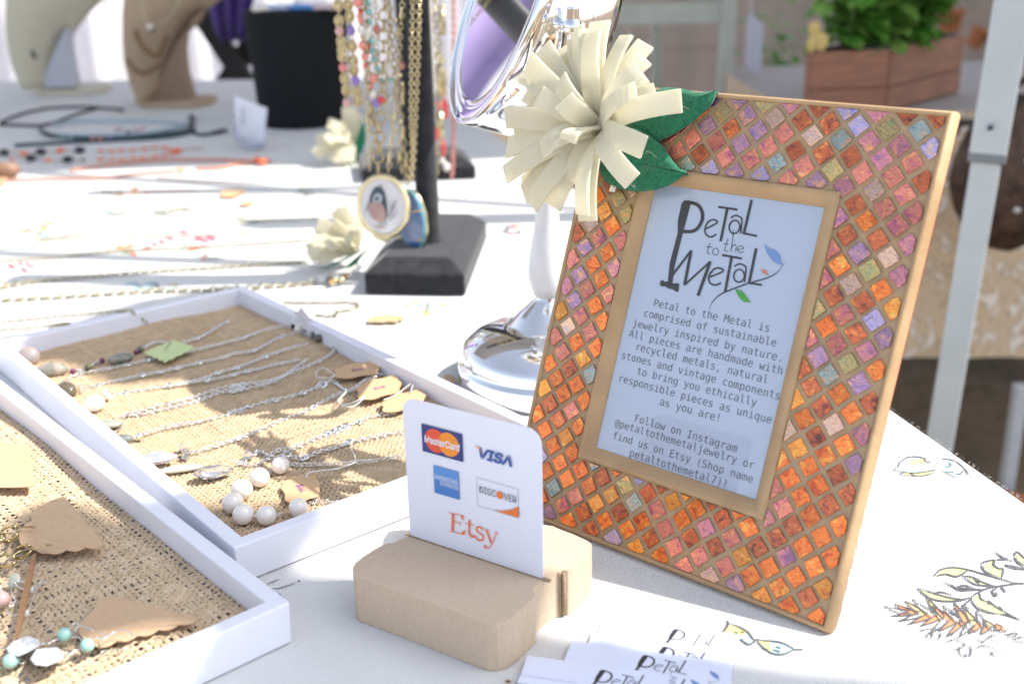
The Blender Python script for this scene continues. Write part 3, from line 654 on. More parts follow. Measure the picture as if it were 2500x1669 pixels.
for (tp, o, bul, wf) in TIPS:
    tip = fpx(*Z3(*tp), o+.006); d = (tip-FC); dl = d-FN*d.dot(FN)
    c1 = FC+FN*bul*.75+dl*.10; c2 = FC+dl*.60+FN*(max(o, 0)*.70+bul*.38)
    vn = (FN+Vector((fr_.uniform(-.35, .35), fr_.uniform(-.35, .35), fr_.uniform(-.25, .25)))).normalized()
    b = MB(); strip(b, FC+dl.normalized()*.0015, c1, c2, tip, .0112*wf, .0020, fr_.uniform(-.3, .3), vn)
    part(fl, "petal", FELT, b, bevel=.0003, seg=1)
def leaf(root, name, outline, o, m, bend=.0012, th=.0018, parent=None, P=None):
    """felt leaf: outline in photo zoom px laid just over the frame face"""
    pl = sc2(outline, 6)[:-1]; b = MB(); c = [sum(p[0] for p in pl)/len(pl), sum(p[1] for p in pl)/len(pl)]
    R2 = []; n = len(pl); vs = []
    for s_ in (1, .75, .45, 0.001):
        for p in pl:
            x, y = c[0]+(p[0]-c[0])*s_, c[1]+(p[1]-c[1])*s_
            vs.append(P(x, y, o+bend*(1-s_*s_)))
    fs = [(k*n+i, k*n+(i+1) % n, (k+1)*n+(i+1) % n, (k+1)*n+i) for k in range(3) for i in range(n)]
    b.add(vs, fs, True); return part(root, name, m, b, solid=th)
PZ = lambda x, y, o: fpx(*Z3(x, y), o)
leaf(fl, "leaf", [(1040,1000),(1110,760),(1280,620),(1420,612),(1560,640),(1668,633),(1680,630),(1676,642),(1640,720),(1500,850),(1290,965),(1150,990),(1040,1000)], .0015, GFELT, P=PZ)
leaf(fl, "leaf", [(930,1000),(1010,900),(1140,890),(1290,980),(1380,1100),(1455,1178),(1474,1190),(1458,1200),(1330,1280),(1150,1310),(1000,1280),(900,1210),(890,1100),(930,1000)], .0045, GFELT, P=PZ)
b = MB(); a, c = fpx(*Z3(985,1235), .003), fpx(*Z3(968,1312), .003); b.box((a+c)/2, (.0038, (c-a).length, .0012), FU, (c-a)); b.box((a+c)/2+FN*.0008, (.0008, (c-a).length, .0006), FU, (c-a))
part(fl, "metal_clip", SILVER, b)
b = MB()
for k in range(260):   # loose felt fibres
    tp = fr_.choice(TIPS); p = fpx(*Z3(tp[0][0]+fr_.uniform(-50, 50), tp[0][1]+fr_.uniform(-40, 40)), tp[1]+.007); L = fr_.uniform(.001, .004)
    d = Vector((fr_.gauss(0, 1), fr_.gauss(0, 1), fr_.gauss(0, 1))).normalized()*L; e = Vector((fr_.gauss(0, 1), fr_.gauss(0, 1), fr_.gauss(0, 1))).normalized()*L*.5
    b.tube([p, p+d*.5+e*.3, p+d+e], .00005, 3, caps=False)
tag(part(fl, "loose_fibre", FELT, b), kind="stuff")

# ================================================================== CARD SIGN AND ITS WOODEN HOLDER
ZB = zm(840, 1200, 3.408); BH = .0265
top = [(545,368),(500,382),(455,400),(415,424),(375,428),(335,434),(250,480),(150,545),(95,590),(70,630),(72,672),(100,700),(400,805),(800,950),(1100,1060),(1180,1088),(1270,1090),(1350,1065),(1400,1040),(1500,950),(1585,868),(1590,855),(1572,830),(1568,808),(1590,785),(1650,735),
       (1720,690),(1760,668),(1790,662),(1812,652),(1838,650),(1862,652),(1900,632),(1980,560),(2050,490),(2062,460),(2055,430),(2010,400),(1900,350),(1780,305),(1740,285),(1700,280),(1640,270),(1500,225),(1200,110),(900,10),(760,-30),(660,-20),(620,40),(600,250),(575,345)]
tp = [at(*ZB(*p), BH) for p in top]
hold = thing("sign_holder", tuple(sum((p for p in tp), Vector())/len(tp)*1.0-Vector((0, 0, BH))), "notched tan pressed wood block holding the upright payment sign", "sign holder")
b = MB(); b.prism([(p.x, p.y) for p in tp], (0, 0, .0004), (1, 0, 0), (0, 1, 0), BH-.0004)
part(hold, "block", MDF, b, bevel=.0007)
ZK = zm(960, 950, 3.135)
kl, kr = at(*ZK(135, 1118), BH), at(*ZK(1150, 1452), BH)
KU = (kr-kl); KU.z = 0; KW = KU.length; KU.normalize(); KN = Vector((KU.y, -KU.x, 0)); KZ = Vector((0, 0, 1))
def kp(px, py, o=0.0): return onp(px, py, kl+KN*o, KN)
def kuv(x, y): p = kp(*ZK(x, y))-kl; return p.dot(KU), p.z
b = MB(); g0, g1 = kl-KU*.003, kr+KU*.004   # saw cut the sign stands in
b.box((g0+g1)/2+Vector((0, 0, .0002)), ((g1-g0).length, .0024, .0006), KU, KN); part(hold, "saw_cut", MDFD, b)
for zx in (1795, 1832):
    a = at(*ZB(zx, 655), BH); b = MB(); b.tube([a+Vector((-.0003, -.0002, -.001)), Vector((a.x-.0003, a.y-.0002, .001))], .0011, 8); part(hold, "flute", MDFD, b)
KH = (kuv(620, 190)[1]); print("card", KW, KH)
sgn = thing("payment_sign", tuple((kl+kr)/2), "white rounded payment card sign standing in the wooden block", "sign")
def rrect(w_, h_, r, y0=-.012, n=6, x0=0.0):
    P = []
    for cx_, cy_, a0 in ((x0+w_-r, y0+r*.6+.0, -math.pi/2), (x0+w_-r, h_-r, 0), (x0+r, h_-r, math.pi/2), (x0+r, y0+r*.6, math.pi)):
        for k in range(n+1): a = a0+math.pi/2*k/n; q = r if cy_ > 0 else r*.6; P.append((cx_+math.cos(a)*q+(r-q if cx_ > w_/2 else q-r)*1.0, cy_+math.sin(a)*q))
    return P
b = MB(); b.prism(rrect(KW, KH, .0075, -.001), kl-KN*.0004, KU, KZ, .0008)
part(sgn, "card_face", CARDW, b)
def krect(zs):      # average rectangle in card uv of 4 zoom points TL,TR,BR,BL
    q = [kuv(*z) for z in zs]; return ((q[0][0]+q[3][0])/2, (q[1][0]+q[2][0])/2, (q[2][1]+q[3][1])/2, (q[0][1]+q[1][1])/2)
KO = kl+KN*.0010
def kquad(b, u0, u1, v0, v1, h_, mi): b.add([KO+KU*u+KZ*v+KN*h_ for u, v in ((u0, v0), (u1, v0), (u1, v1), (u0, v1))], [(0, 1, 2, 3)], mi=mi)
def kpoly(b, pl, h_, mi):
    ar = sum(pl[i][0]*pl[(i+1) % len(pl)][1]-pl[(i+1) % len(pl)][0]*pl[i][1] for i in range(len(pl)))
    if ar < 0: pl = pl[::-1]
    b.add([KO+KU*u+KZ*v+KN*h_ for u, v in pl], [tuple(range(len(pl)))], mi=mi)
NAVY, MRED, MORG, WHT = flat("print_navy", (.03, .045, .19)), flat("print_red", (.72, .085, .04)), flat("print_amber", (.82, .27, .035)), flat("print_white", (.74, .76, .84))
u0, u1, v0, v1 = krect([(218,255),(530,335),(550,550),(240,470)]); du, dv = u1-u0, v1-v0
b = MB(); kquad(b, u0, u1, v0, v1, 0, 0); r_ = dv*.425
c1, c2 = (u0+du*.335, (v0+v1)/2), (u0+du*.665, (v0+v1)/2)
kpoly(b, ell(*c1, r_, r_, 0, 40)[:-1], .00005, 1); kpoly(b, ell(*c2, r_, r_, 0, 40)[:-1], .0001, 2)
for k in range(5): y = c1[1]+r_*(.44-.22*k) if k < 2 else c1[1]-r_*(.0+.22*(k-1)); kquad(b, c2[0]-r_*1.03, c2[0]-r_*.70, y-.00016, y+.00016, .00015, 1)
KPF = lambda u, v: KO+KU*u+KZ*v
a, c = kuv(250,394), kuv(518,405); text_box(b, "MasterCard", INTER, (a[0], a[1]-.0002), (c[0], kuv(262,345)[1]), KPF, KN, .0002, mi=3, shear=.1, bold=.018)
part(sgn, "red_and_orange_logo", [NAVY, MRED, MORG, WHT], b)
VBL = flat("print_blue_ink", (.035, .09, .33)); b = MB()
u0, v0 = kuv(672, 528); u1, v1 = kuv(925, 592); vt = kuv(665, 445)[1]; hgt = vt-v0
a = kuv(686,528); text_box(b, "VISA", INTER, (kuv(664,470)[0], a[1]), (kuv(918,590)[0], kuv(730,455)[1]), KPF, KN, .0001, mi=0, shear=.22, bold=.03)
q = [kuv(628,420), kuv(668,432), kuv(688,478), kuv(672,452)]; kpoly(b, q, .0003, 1)
part(sgn, "blue_logo", [VBL, MORG], b)
AX = [flat("print_sky", (.10, .27, .62)), flat("print_azure", (.06, .19, .52)), WHT]
u0, u1, v0, v1 = krect([(312,573),(503,625),(520,840),(328,785)]); b = MB(); kquad(b, u0, u1, (v0+v1)/2, v1, 0, 0); kquad(b, u0, u1, v0, (v0+v1)/2, 0, 1); wv = u1-u0; hv = v1-v0
text_box(b, "AMERICAN", INTER, (u0+wv*.03, v0+hv*.555), (u0+wv*.95, v0+hv*.665), KPF, KN, .0001, mi=2, bold=.008)
text_box(b, "EXPRESS", INTER, (u0+wv*.26, v0+hv*.375), (u0+wv*.99, v0+hv*.475), KPF, KN, .0001, mi=2, bold=.008)
for yy in (.525, .69): kquad(b, u0+wv*.02, u0+wv*.98, v0+hv*yy-.00006, v0+hv*yy+.00006, .00009, 2)
for yy in (.345, .50): kquad(b, u0+wv*.22, u0+wv*.99, v0+hv*yy-.00006, v0+hv*yy+.00006, .00009, 2)
text_into(b, "\u00ae", INTER, .0016, KO+KU*(u0-.0012)+KZ*(v0+.0007), KU, KZ, KN, .0001, mi=1)
part(sgn, "sky_blue_logo", AX, b)
u0, u1, v0, v1 = krect([(643,668),(962,755),(972,978),(655,885)]); b = MB(); wv = u1-u0; hv = v1-v0; GRY = flat("print_grey", (.16, .16, .18)); ORG = flat("print_tangerine", (.76, .19, .04))
for a in ((u0, u1, v0, v0+.00018), (u0, u1, v1-.00018, v1), (u0, u0+.00018, v0, v1), (u1-.00018, u1, v0, v1)): kquad(b, *a, 0, 0)
kpoly(b, [(u0+wv*.30, v0+.0002)]+[(u0+wv*(.30+.70*t), v0+.0002+hv*.40*t**2.1) for t in [i/10 for i in range(1, 11)]]+[(u1-.0002, v0+.0002)], .00005, 1)
text_box(b, "DISC", INTER, (u0+wv*.065, v0+hv*.49), (u0+wv*.465, v0+hv*.73), KPF, KN, .0001, mi=0, bold=.004)
text_box(b, "VER", INTER, (u0+wv*.655, v0+hv*.49), (u0+wv*.955, v0+hv*.73), KPF, KN, .0001, mi=0, bold=.004)
kpoly(b, ell(u0+wv*.56, v0+hv*.61, hv*.13, hv*.13)[:-1], .0002, 1)
part(sgn, "orange_corner_logo", [GRY, ORG], b)
# serif word, drawn as outlines in zoom px
b = MB(); ET = flat("print_orange_ink", (.80, .17, .035))
def zs(pl, h_=.0001): kpoly(b, [kuv(*p) for p in pl], h_, 0)
def zl(pl, wd, h_=.0001):
    P = [kuv(*p) for p in pl]; ribbon(b, P, wd if isinstance(wd, list) else wd, KO, KU, KZ, KN, h_)
k1 = (kuv(560,1000)[0]-kuv(460,1000)[0])/100
zl([(466,945),(462,1075)], 17*k1); zl([(432,936),(545,962)], 5*k1, .00012); zl([(440,1076),(552,1104)], 5*k1, .00012); zl([(470,1006),(520,1018)], 5*k1, .00013)
zl([(543,960),(545,992)], 5*k1, .00014); zl([(552,1104),(557,1072)], 5*k1, .00014); zl([(521,1000),(521,1036)], 5*k1, .00015)
zs([(520,955),(545,962),(546,992),(541,992)], .00016); zs([(524,1098),(552,1105),(559,1070),(552,1070)], .00016)
zl(sc2([(592,990),(590,1040),(592,1095),(606,1117),(622,1120),(634,1112)]), 13*k1); zl([(560,1018),(628,1034)], 5*k1, .00012)
zl(sc2([(692,1062),(672,1046),(650,1048),(645,1070),(665,1092),(690,1108),(698,1130),(685,1147),(658,1145),(642,1130)]), 10*k1); zl([(694,1056),(696,1078)], 5*k1, .00013); zl([(640,1112),(643,1138)], 5*k1, .00013)
zl([(722,1070),(758,1168)], 13*k1); zl(sc2([(800,1092),(775,1150),(752,1195),(728,1208),(706,1198),(708,1186)]), 6*k1, .00012); zl([(706,1062),(742,1072)], 5*k1, .00013); zl([(780,1084),(810,1093)], 5*k1, .00013); zs(ell(712, 1192, 9, 9)[:-1], .00014)
part(sgn, "orange_word", ET, b)

# ================================================================== BUSINESS CARDS
CZ = zm(1150, 1480, 2.7635)
A_ = at(*CZ(640, 208), .002); B_ = at(*CZ(2210, 430), .002); CU_ = (B_-A_).normalized(); CV_ = Vector((CU_.y, -CU_.x, 0)); CN = Vector((0, 0, 1))
print("biz", (B_-A_).length)
k2 = .028/640
def bizcard(o, z, ang, lab, extra=False, first=True):
    X = (CU_*math.cos(ang)+CV_*math.sin(ang)); Y = Vector((X.y, -X.x, 0)); o = Vector((o.x, o.y, z))
    t = thing("business_card", tuple(o), lab, "business card", "business cards fanned out in front of the mosaic frame")
    b = MB(); b.prism([(0, 0), (.089, 0), (.089, .051), (0, .051)], o-CN*.0004, X, -Y*-1, .0004) if False else b.add(
        [o-CN*.0004, o+X*.067-CN*.0004, o+X*.067+Y*.051-CN*.0004, o+Y*.051-CN*.0004, o, o+X*.067, o+X*.067+Y*.051, o+Y*.051],
        [(0, 1, 2, 3), (7, 6, 5, 4), (0, 4, 5, 1), (1, 5, 6, 2), (2, 6, 7, 3), (3, 7, 4, 0)])
    part(t, "card_stock", BIZ, b)
    T = lambda x, y, e=0: o+X*(.0286+(x-430)*k2)+Y*(.003+(y-184)*k2*1.0)+CN*(.00006+e*.4)
    b = MB(); logo(b, T, 0); part(t, "printed_logo", LOGO_MATS, b)
    if extra:
        b = MB(); text_into(b, "Sustainable jewelry inspired by nature", INTER, .0022, at(*CZ(312, 462), o.z), X, -Y, CN, .0001, align='LEFT', mi=0)
        text_into(b, "@petaltothemetaljewelry", INTER, .0026, at(*CZ(290, 520), o.z), X, -Y, CN, .0001, align='LEFT', mi=1)
        c0 = at(*CZ(232, 488), o.z); b.add([c0+CN*.0001, c0+X*.0034+CN*.0001, c0+X*.0034+Y*.003+CN*.0001, c0+Y*.003+CN*.0001], [(3, 2, 1, 0)], mi=2)
        b.add([c0+X*(.0017+.0009*math.cos(a))+Y*(.0017+.0009*math.sin(a))+CN*.0002 for a in [-i*math.pi/6 for i in range(12)]], [tuple(range(12))], mi=1)
        part(t, "printed_text", [flat("pale_ink", (.35, .42, .60)), INK, flat("icon_tan", (.45, .33, .22))], b)
    return t
def cpos(zx, zy, z): return at(*CZ(zx, zy), z)-CU_*.0362-CV_*.003
bizcard(cpos(1385, 140, .0012), .0012, .03, "back business card with its logo top lying in the sun")
bizcard(cpos(1310, 262, .0018), .0018, .02, "middle business card showing only slivers of its logo", first=False)
bizcard(cpos(1175, 325, .0026), .0026, .00, "second business card from the front, logo in the shade")
bizcard(cpos(885, 430, .0034), .0034, -.02, "front business card cut by the bottom of the photo", extra=True)
# ================================================================== TRAYS
TR_H = .0235
def tray(F0, yaw, wd, ln, lab, loose, seed, hide=0.0, group="white jewellery trays lined with burlap"):
    d1 = Vector((math.cos(yaw), math.sin(yaw), 0)); d2 = Vector((-d1.y, d1.x, 0)); F0 = Vector((F0[0], F0[1], 0)); Z = Vector((0, 0, 1))
    t = thing("display_tray", tuple(F0+d1*wd/2+d2*ln/2), lab, "tray", group)
    P = lambda a, c, z: F0+d1*a+d2*c+Z*z
    th, b0 = .0088, .0006
    b = MB(); b.add([P(0.0008, .0008, b0), P(wd-.0008, .0008, b0), P(wd-.0008, ln-.0008, b0), P(.0008, ln-.0008, b0), P(0, 0, TR_H), P(wd, 0, TR_H), P(wd, ln, TR_H), P(0, ln, TR_H),
        P(th, th, TR_H), P(wd-th, th, TR_H), P(wd-th, ln-th, TR_H), P(th, ln-th, TR_H), P(th+.0006, th+.0006, .0068), P(wd-th-.0006, th+.0006, .0068), P(wd-th-.0006, ln-th-.0006, .0068), P(th+.0006, ln-th-.0006, .0068)],
        [(3, 2, 1, 0), (0, 1, 5, 4), (1, 2, 6, 5), (2, 3, 7, 6), (3, 0, 4, 7), (4, 5, 9, 8), (5, 6, 10, 9), (6, 7, 11, 10), (7, 4, 8, 11), (8, 9, 13, 12), (9, 10, 14, 13), (10, 11, 15, 14), (11, 8, 12, 15), (12, 13, 14, 15)])
    part(t, "tray_body", WPL, b, bevel=.0010, seg=3)
    # woven burlap: every thread is geometry
    rg = np.random.default_rng(seed); pit = .0022 if not loose else .0026; i0, i1, j0, j1 = th+.0003, wd-th-.0003, th+.0003, ln-th-.0003
    sag = lambda x, y: .0011*np.sin(x*31+seed)*np.sin(y*23+1)+.0006*np.sin(x*70+y*40)
    VV = []; FF = []; base = 0
    ex = np.array(d1); ey = np.array(d2); o0 = np.array(F0); zz = .0098
    def threads(nT, c0, pitch, s0, s1, ax, bx, swap, segs):
        nonlocal base
        s = np.linspace(s0, s1, segs+1)
        for i in range(nT):
            if loose and rg.random() < .03: continue
            cen = c0+(i+.5)*pitch+rg.normal(0, .16*pitch); wdt = pitch*(.43 if not loose else .44)*rg.uniform(.75, 1.25)
            k = np.round((s-s0)/pit*1.0-.5).astype(int); ph = (s-s0)/pitch*math.pi
            wv = np.cos(ph+(math.pi if (i+swap) % 2 else 0))*.00055
            wob = rg.normal(0, .09*pitch, segs+1); wob = np.convolve(wob, [.25, .5, .25], 'same')+ .35*pitch*np.sin(s*rg.uniform(15, 60)+rg.uniform(0, 6))*(1 if loose else .5)
            c = cen+wob; x, y = (c, s) if ax == 0 else (s, c)
            zb = zz+sag(x, y)+wv
            for off, dz in ((-wdt, -.00028), (-wdt*.45, .00022), (wdt*.45, .00022), (wdt, -.00028)):
                X = x+(off if ax == 0 else 0); Y = y+(off if ax == 1 else 0)
                VV.append(o0+np.outer(X, ex)+np.outer(Y, ey)+np.outer(zb+dz, [0, 0, 1]))
            n = segs+1; a = np.arange(segs)
            for q in range(3):
                lo, hi = base+q*n+a, base+(q+1)*n+a
                FF.append(np.stack([lo, hi, hi+1, lo+1], 1) if ax == 1 else np.stack([lo, lo+1, hi+1, hi], 1))
            base += 4*n
    nx_, ny_ = int((i1-i0)/pit), int((j1-j0)/pit)
    threads(nx_, i0, pit, j0, j1, 0, 1, 0, ny_*2); threads(ny_, j0, pit, i0, i1, 1, 0, 1, nx_*2)
    V = np.concatenate(VV)-np.array(t.location); Fq = np.concatenate(FF)
    me = bpy.data.meshes.new("burlap_weave"); me.vertices.add(len(V)); me.vertices.foreach_set("co", V.ravel()); me.loops.add(Fq.size); me.loops.foreach_set("vertex_index", Fq.ravel().astype(np.int32))
    me.polygons.add(len(Fq)); me.polygons.foreach_set("loop_start", np.arange(0, Fq.size, 4, dtype=np.int32)); me.polygons.foreach_set("use_smooth", np.ones(len(Fq), bool)); me.update(calc_edges=True)
    me.materials.append(BURLAPL if loose else BURLAP); o = bpy.data.objects.new("burlap_weave", me); COL.objects.link(o); o.parent = t; tag(o, kind="stuff")
    # loose fibres standing off the weave
    b = MB(); q = random.Random(seed)
    for k in range(1500 if loose else 900):
        c = P(q.uniform(i0, i1), q.uniform(j0, j1), .0106); a = q.uniform(0, 6.28); L = q.uniform(.002, .006); d = Vector((math.cos(a), math.sin(a), q.uniform(.0, .4)))*L
        e = Vector((-d.y, d.x, 0))*q.uniform(-.3, .3); b.tube([c, c+d*.5+e+Vector((0, 0, L*.15)), c+d], .00007, 3, caps=False)
    tag(part(t, "burlap_fibre", BURLAPL, b), kind="stuff")
    if loose: b = MB(); b.add([P(i0, j0, .0078), P(i1, j0, .0078), P(i1, j1, .0078), P(i0, j1, .0078)], [(0, 1, 2, 3)]); part(t, "liner", flat("liner_cloth", (.62, .62, .64), .9), b)
    else: b = MB(); b.add([P(i0, j0, .0085), P(i1, j0, .0085), P(i1, j1, .0085), P(i0, j1, .0085)], [(0, 1, 2, 3)]); part(t, "liner", BURLAP, b)
    return t
tray((-.14885, .51531), .68307, .22247, .43033, "white tray of silver necklaces on burlap beside the payment sign", False, 1)
_c = at(708, 1468, TR_H); YB_ = R(41.5); _d = Vector((math.cos(YB_), math.sin(YB_), 0))
tray((_c.x-_d.x*.2225, _c.y-_d.y*.2225), YB_, .2225, .43, "white tray of earrings on loose burlap at the lower left corner", True, 2)

# ================================================================== NECKLACES IN THE FAR TRAY
Z1 = zm(0, 780, 3.915); Z2 = zm(550, 700, 3.733); Z4 = zm(450, 1050, 3.92); ZBL = .0118
def pp_(lst, z=ZBL):
    out = []
    for e in lst: Zf, x, y = e[:3]; out.append(at(*Zf(x, y), (e[3] if len(e) > 3 else z)))
    return out
def discs(root, name, m, pts, r, n=10):
    for p in pts: b = MB(); b.lathe([(r*.5, 0), (r, 0), (r, .0004), (r*.5, .0004)], p, (random.uniform(-.4, .4), random.uniform(-.6, .2), 1), n, cap=False); part(root, name, m, b)
def necklace(lab, ref, paths, cat="necklace", group="silver chain necklaces laid in rows on the burlap", m=SILVER, ln=.0030, wd=.0022, wr=.00034, name="necklace", seed=None, z=ZBL):
    P0 = pp_([ref])[0]; t = thing(name, (P0.x, P0.y, P0.z-.001), lab, cat, group)
    for pth in paths: b = MB(); chain(b, pp_(pth, z), ln*1.1, wd*1.15, wr*1.2); part(t, "chain", m, b)
    return t
GSTONE = mat("grey_stone", (.08, .085, .08), .12, col2=(.13, .10, .06), vscale=90, coat=.5)
GRNST = mat("green_white_stone", (.10, .15, .12), .2, col2=(.40, .33, .28), vscale=170, coat=.4)
PNKST = mat("pink_stone", (.40, .29, .27), .25, col2=(.30, .30, .30), vscale=120, coat=.6)
PURP = flat("purple_bead", (.16, .02, .11), .2, coat=.6); OLVB = mat("olive_bead", (.16, .17, .05), .2, col2=(.06, .07, .04), vscale=300, coat=.6)
IVORY = mat("ivory_stone", (.82, .79, .72), .3, coat=.6); JASP = mat("pale_jasper", (.24, .28, .25), .2, col2=(.38, .37, .31), vscale=150, coat=.8)
CRYS = mat("cut_crystal", (.93, .95, .97), .02, trans=.92, ior=1.6, coat=.5, spec=.9); CRYA = mat("rainbow_crystal", (.85, .70, .62), .05, col2=(.55, .62, .88), vscale=110, trans=.35, ior=1.6, coat=1, spec=1, metal=.2)
TAGINK = flat("purple_pen", (.25, .06, .28), .8)
def oval(root, name, m, Zf, x, y, L, Wd, H, ang, wob=.03, z=ZBL, nu=18, nv=10, smooth=True):
    c = at(*Zf(x, y), z+H*.5); k = px_m(c); b = MB(); X = Vector((math.cos(ang), math.sin(ang), 0)); b.ball(c, 1, (L, Wd, H), X, Vector((-X.y, X.x, 0)), nu, nv, wob=wob, smooth=smooth); return part(root, name, m, b)
# stone and moss bead necklace, far left
t = necklace("silver necklace with big speckled stones and olive beads near the far tray wall", (Z1, 600, 470), [[(Z1,330,470),(Z1,700,485),(Z1,760,490),(Z1,845,455),(Z1,900,415),(Z1,970,385)], [(Z1,1340,285),(Z1,1500,215),(Z1,1700,230),(Z1,1885,175),(Z1,1950,150),(Z1,2115,50),(Z1,2180,18)]])
oval(t, "round_stone", PNKST, Z1, 280, 350, .0085, .0078, .008, .6, .08); oval(t, "oval_stone", GRNST, Z1, 500, 480, .0115, .0068, .006, .15, .06); oval(t, "oval_stone", GRNST, Z1, 1150, 370, .0105, .005, .0045, .45, .05)
for x, y in ((695,490),(975,390),(1300,310),(330,480)): oval(t, "small_bead", PURP, Z1, x, y, .0022, .0022, .0022, 0)
for x, y in ((845,455),(1340,285),(300,262)): oval(t, "olive_bead", OLVB, Z1, x, y, .0032, .0032, .003, 0, .06)
discs(t, "bright_link", SILVER, pp_([(Z1,1885,175),(Z1,1950,150),(Z1,2115,50),(Z1,2170,22)]), .0022)
t = necklace("thin silver chain passing under the green notched tag", (Z1, 1420, 385), [[(Z1,640,560),(Z1,780,515),(Z1,990,475),(Z1,1225,430),(Z1,1415,385),(Z1,1740,320),(Z1,2050,245),(Z1,2349,170),(Z2,180,460),(Z2,300,415),(Z2,450,375),(Z2,600,352)]])
discs(t, "bright_link", SILVER, pp_([(Z1,1415,385),(Z1,2050,245),(Z1,1225,430),(Z2,180,462),(Z2,250,432)]), .0021)
t = necklace("silver chain with a polished olive grey stone pendant", (Z1, 640, 670), [[(Z1,800,655),(Z1,930,630),(Z1,1130,580),(Z1,1360,530),(Z1,1530,500),(Z1,1690,460),(Z1,1910,410),(Z1,2180,350),(Z2,60,610),(Z2,260,580),(Z2,400,510),(Z2,520,450),(Z2,700,420)]])
oval(t, "stone_pendant", GSTONE, Z1, 635, 675, .0092, .0078, .0065, 2.3, .06); b = MB(); b.tube(ell(0, 0, 1, 1)[:1] and [at(*Z1(775+28*math.cos(a), 645+26*math.sin(a)), .0165) for a in [i*.5 for i in range(13)]], .0005, 5); part(t, "bail", SILVER, b)
discs(t, "bright_link", SILVER, pp_([(Z1,930,632),(Z1,1360,530),(Z1,1530,500),(Z1,1910,410),(Z1,1690,462),(Z2,265,580),(Z2,520,450)]), .0023)
t = necklace("silver double chain ending in a white pumpkin shaped stone", (Z1, 910, 790), [[(Z1,1060,735),(Z1,1190,700),(Z1,1400,665),(Z1,1610,630),(Z1,1790,600),(Z1,1950,560),(Z1,2080,510),(Z1,2265,460),(Z2,105,735),(Z2,230,690),(Z2,375,630),(Z2,510,585),(Z2,640,545),(Z2,780,520)], [(Z1,1610,632),(Z1,1980,575),(Z1,2250,530),(Z2,60,800),(Z2,205,770),(Z2,280,755),(Z2,450,710),(Z2,600,680),(Z2,700,655)]])
for a in range(6):
    c = at(*Z1(905, 800), ZBL+.0045); q = a*math.pi/3; b = MB(); b.ball(c+Vector((math.cos(q), math.sin(q), 0))*.0026, 1, (.0046, .0046, .0052), nu=12, nv=8); part(t, "stone_lobe", IVORY, b)
b = MB(); b.tube([at(*Z1(985,720), .019), at(*Z1(1000,690), .0205), at(*Z1(1012,672), .0215)], [.0016, .0013, .0017], 8); b.ball(at(*Z1(1030,735), .015), .0024); part(t, "stone_stem", IVORY, b)
discs(t, "bright_link", SILVER, pp_([(Z1,1190,700),(Z1,1610,630),(Z1,1980,576),(Z1,2080,510),(Z1,2265,460),(Z2,105,736),(Z2,375,632),(Z2,510,585),(Z2,205,770),(Z2,280,755)]), .0024)
t = necklace("sparkling double silver chain crossing from the pale speckled pendant to the far rim", (Z1, 1020, 1000), [[(Z1,1170,930),(Z1,1200,905),(Z1,1300,880),(Z1,1500,830),(Z1,1800,760),(Z1,2100,660),(Z1,2349,615),(Z2,60,910),(Z2,240,880),(Z2,430,850),(Z2,600,780),(Z2,800,700),(Z2,950,620),(Z2,990,560),(Z2,930,540)], [(Z1,1200,905),(Z1,1330,905),(Z1,1540,860),(Z1,1830,795),(Z1,2120,690),(Z1,2349,650),(Z2,40,960),(Z2,300,905),(Z2,480,845),(Z2,640,735),(Z2,760,650)]], ln=.0032, wd=.0025, wr=.00034)
oval(t, "flat_pendant", JASP, Z1, 1015, 1000, .0108, .0055, .0028, .12, .03); b = MB(); b.tube(pp_([(Z1,850,1060),(Z1,1000,1110),(Z1,1150,1040),(Z1,1190,960),(Z1,1150,935)], .0125), .0005, 5); part(t, "pendant_rim", SILVER, b)
t = necklace("silver necklace with a dark grey green teardrop pendant by the tray wall", (Z1, 1140, 1150), [[(Z1,1370,1090),(Z1,1400,1080),(Z1,1620,1020),(Z1,1930,970),(Z1,2180,910),(Z1,2349,860),(Z2,20,1155),(Z2,220,1090),(Z2,455,1030),(Z2,710,965),(Z2,890,890),(Z2,930,870),(Z2,1000,868),(Z2,1060,920),(Z2,1150,950),(Z2,1230,880),(Z2,1330,820),(Z2,1450,790)]], ln=.003, wd=.0023, wr=.00032)
oval(t, "teardrop_pendant", mat("dark_stone", (.06, .075, .07), .1, coat=.9, col2=(.22, .25, .23), vscale=60), Z1, 1140, 1145, .0095, .004, .0035, .15, .02); oval(t, "ball_cap", SILVER, Z1, 1335, 1112, .0027, .0027, .0027, 0)
for z_, x, y, r in ((Z2,455,1030,.0035),(Z2,885,890,.0044),(Z2,220,1090,.0026),(Z2,710,965,.0026)): discs(t, "bright_disc", SILVER, pp_([(z_, x, y)]), r, 14)
t = necklace("silver necklace with a large iridescent faceted crystal drop", (Z1, 1510, 1310), [[(Z1,1740,1240),(Z1,1830,1270),(Z1,1960,1235),(Z1,2130,1180),(Z1,2349,1110),(Z2,80,1400),(Z2,270,1320),(Z2,490,1230),(Z2,700,1150),(Z2,880,1050),(Z2,1010,985),(Z2,1160,930),(Z2,1250,870),(Z2,1380,800)]], ln=.0034, wd=.0026, wr=.00034)
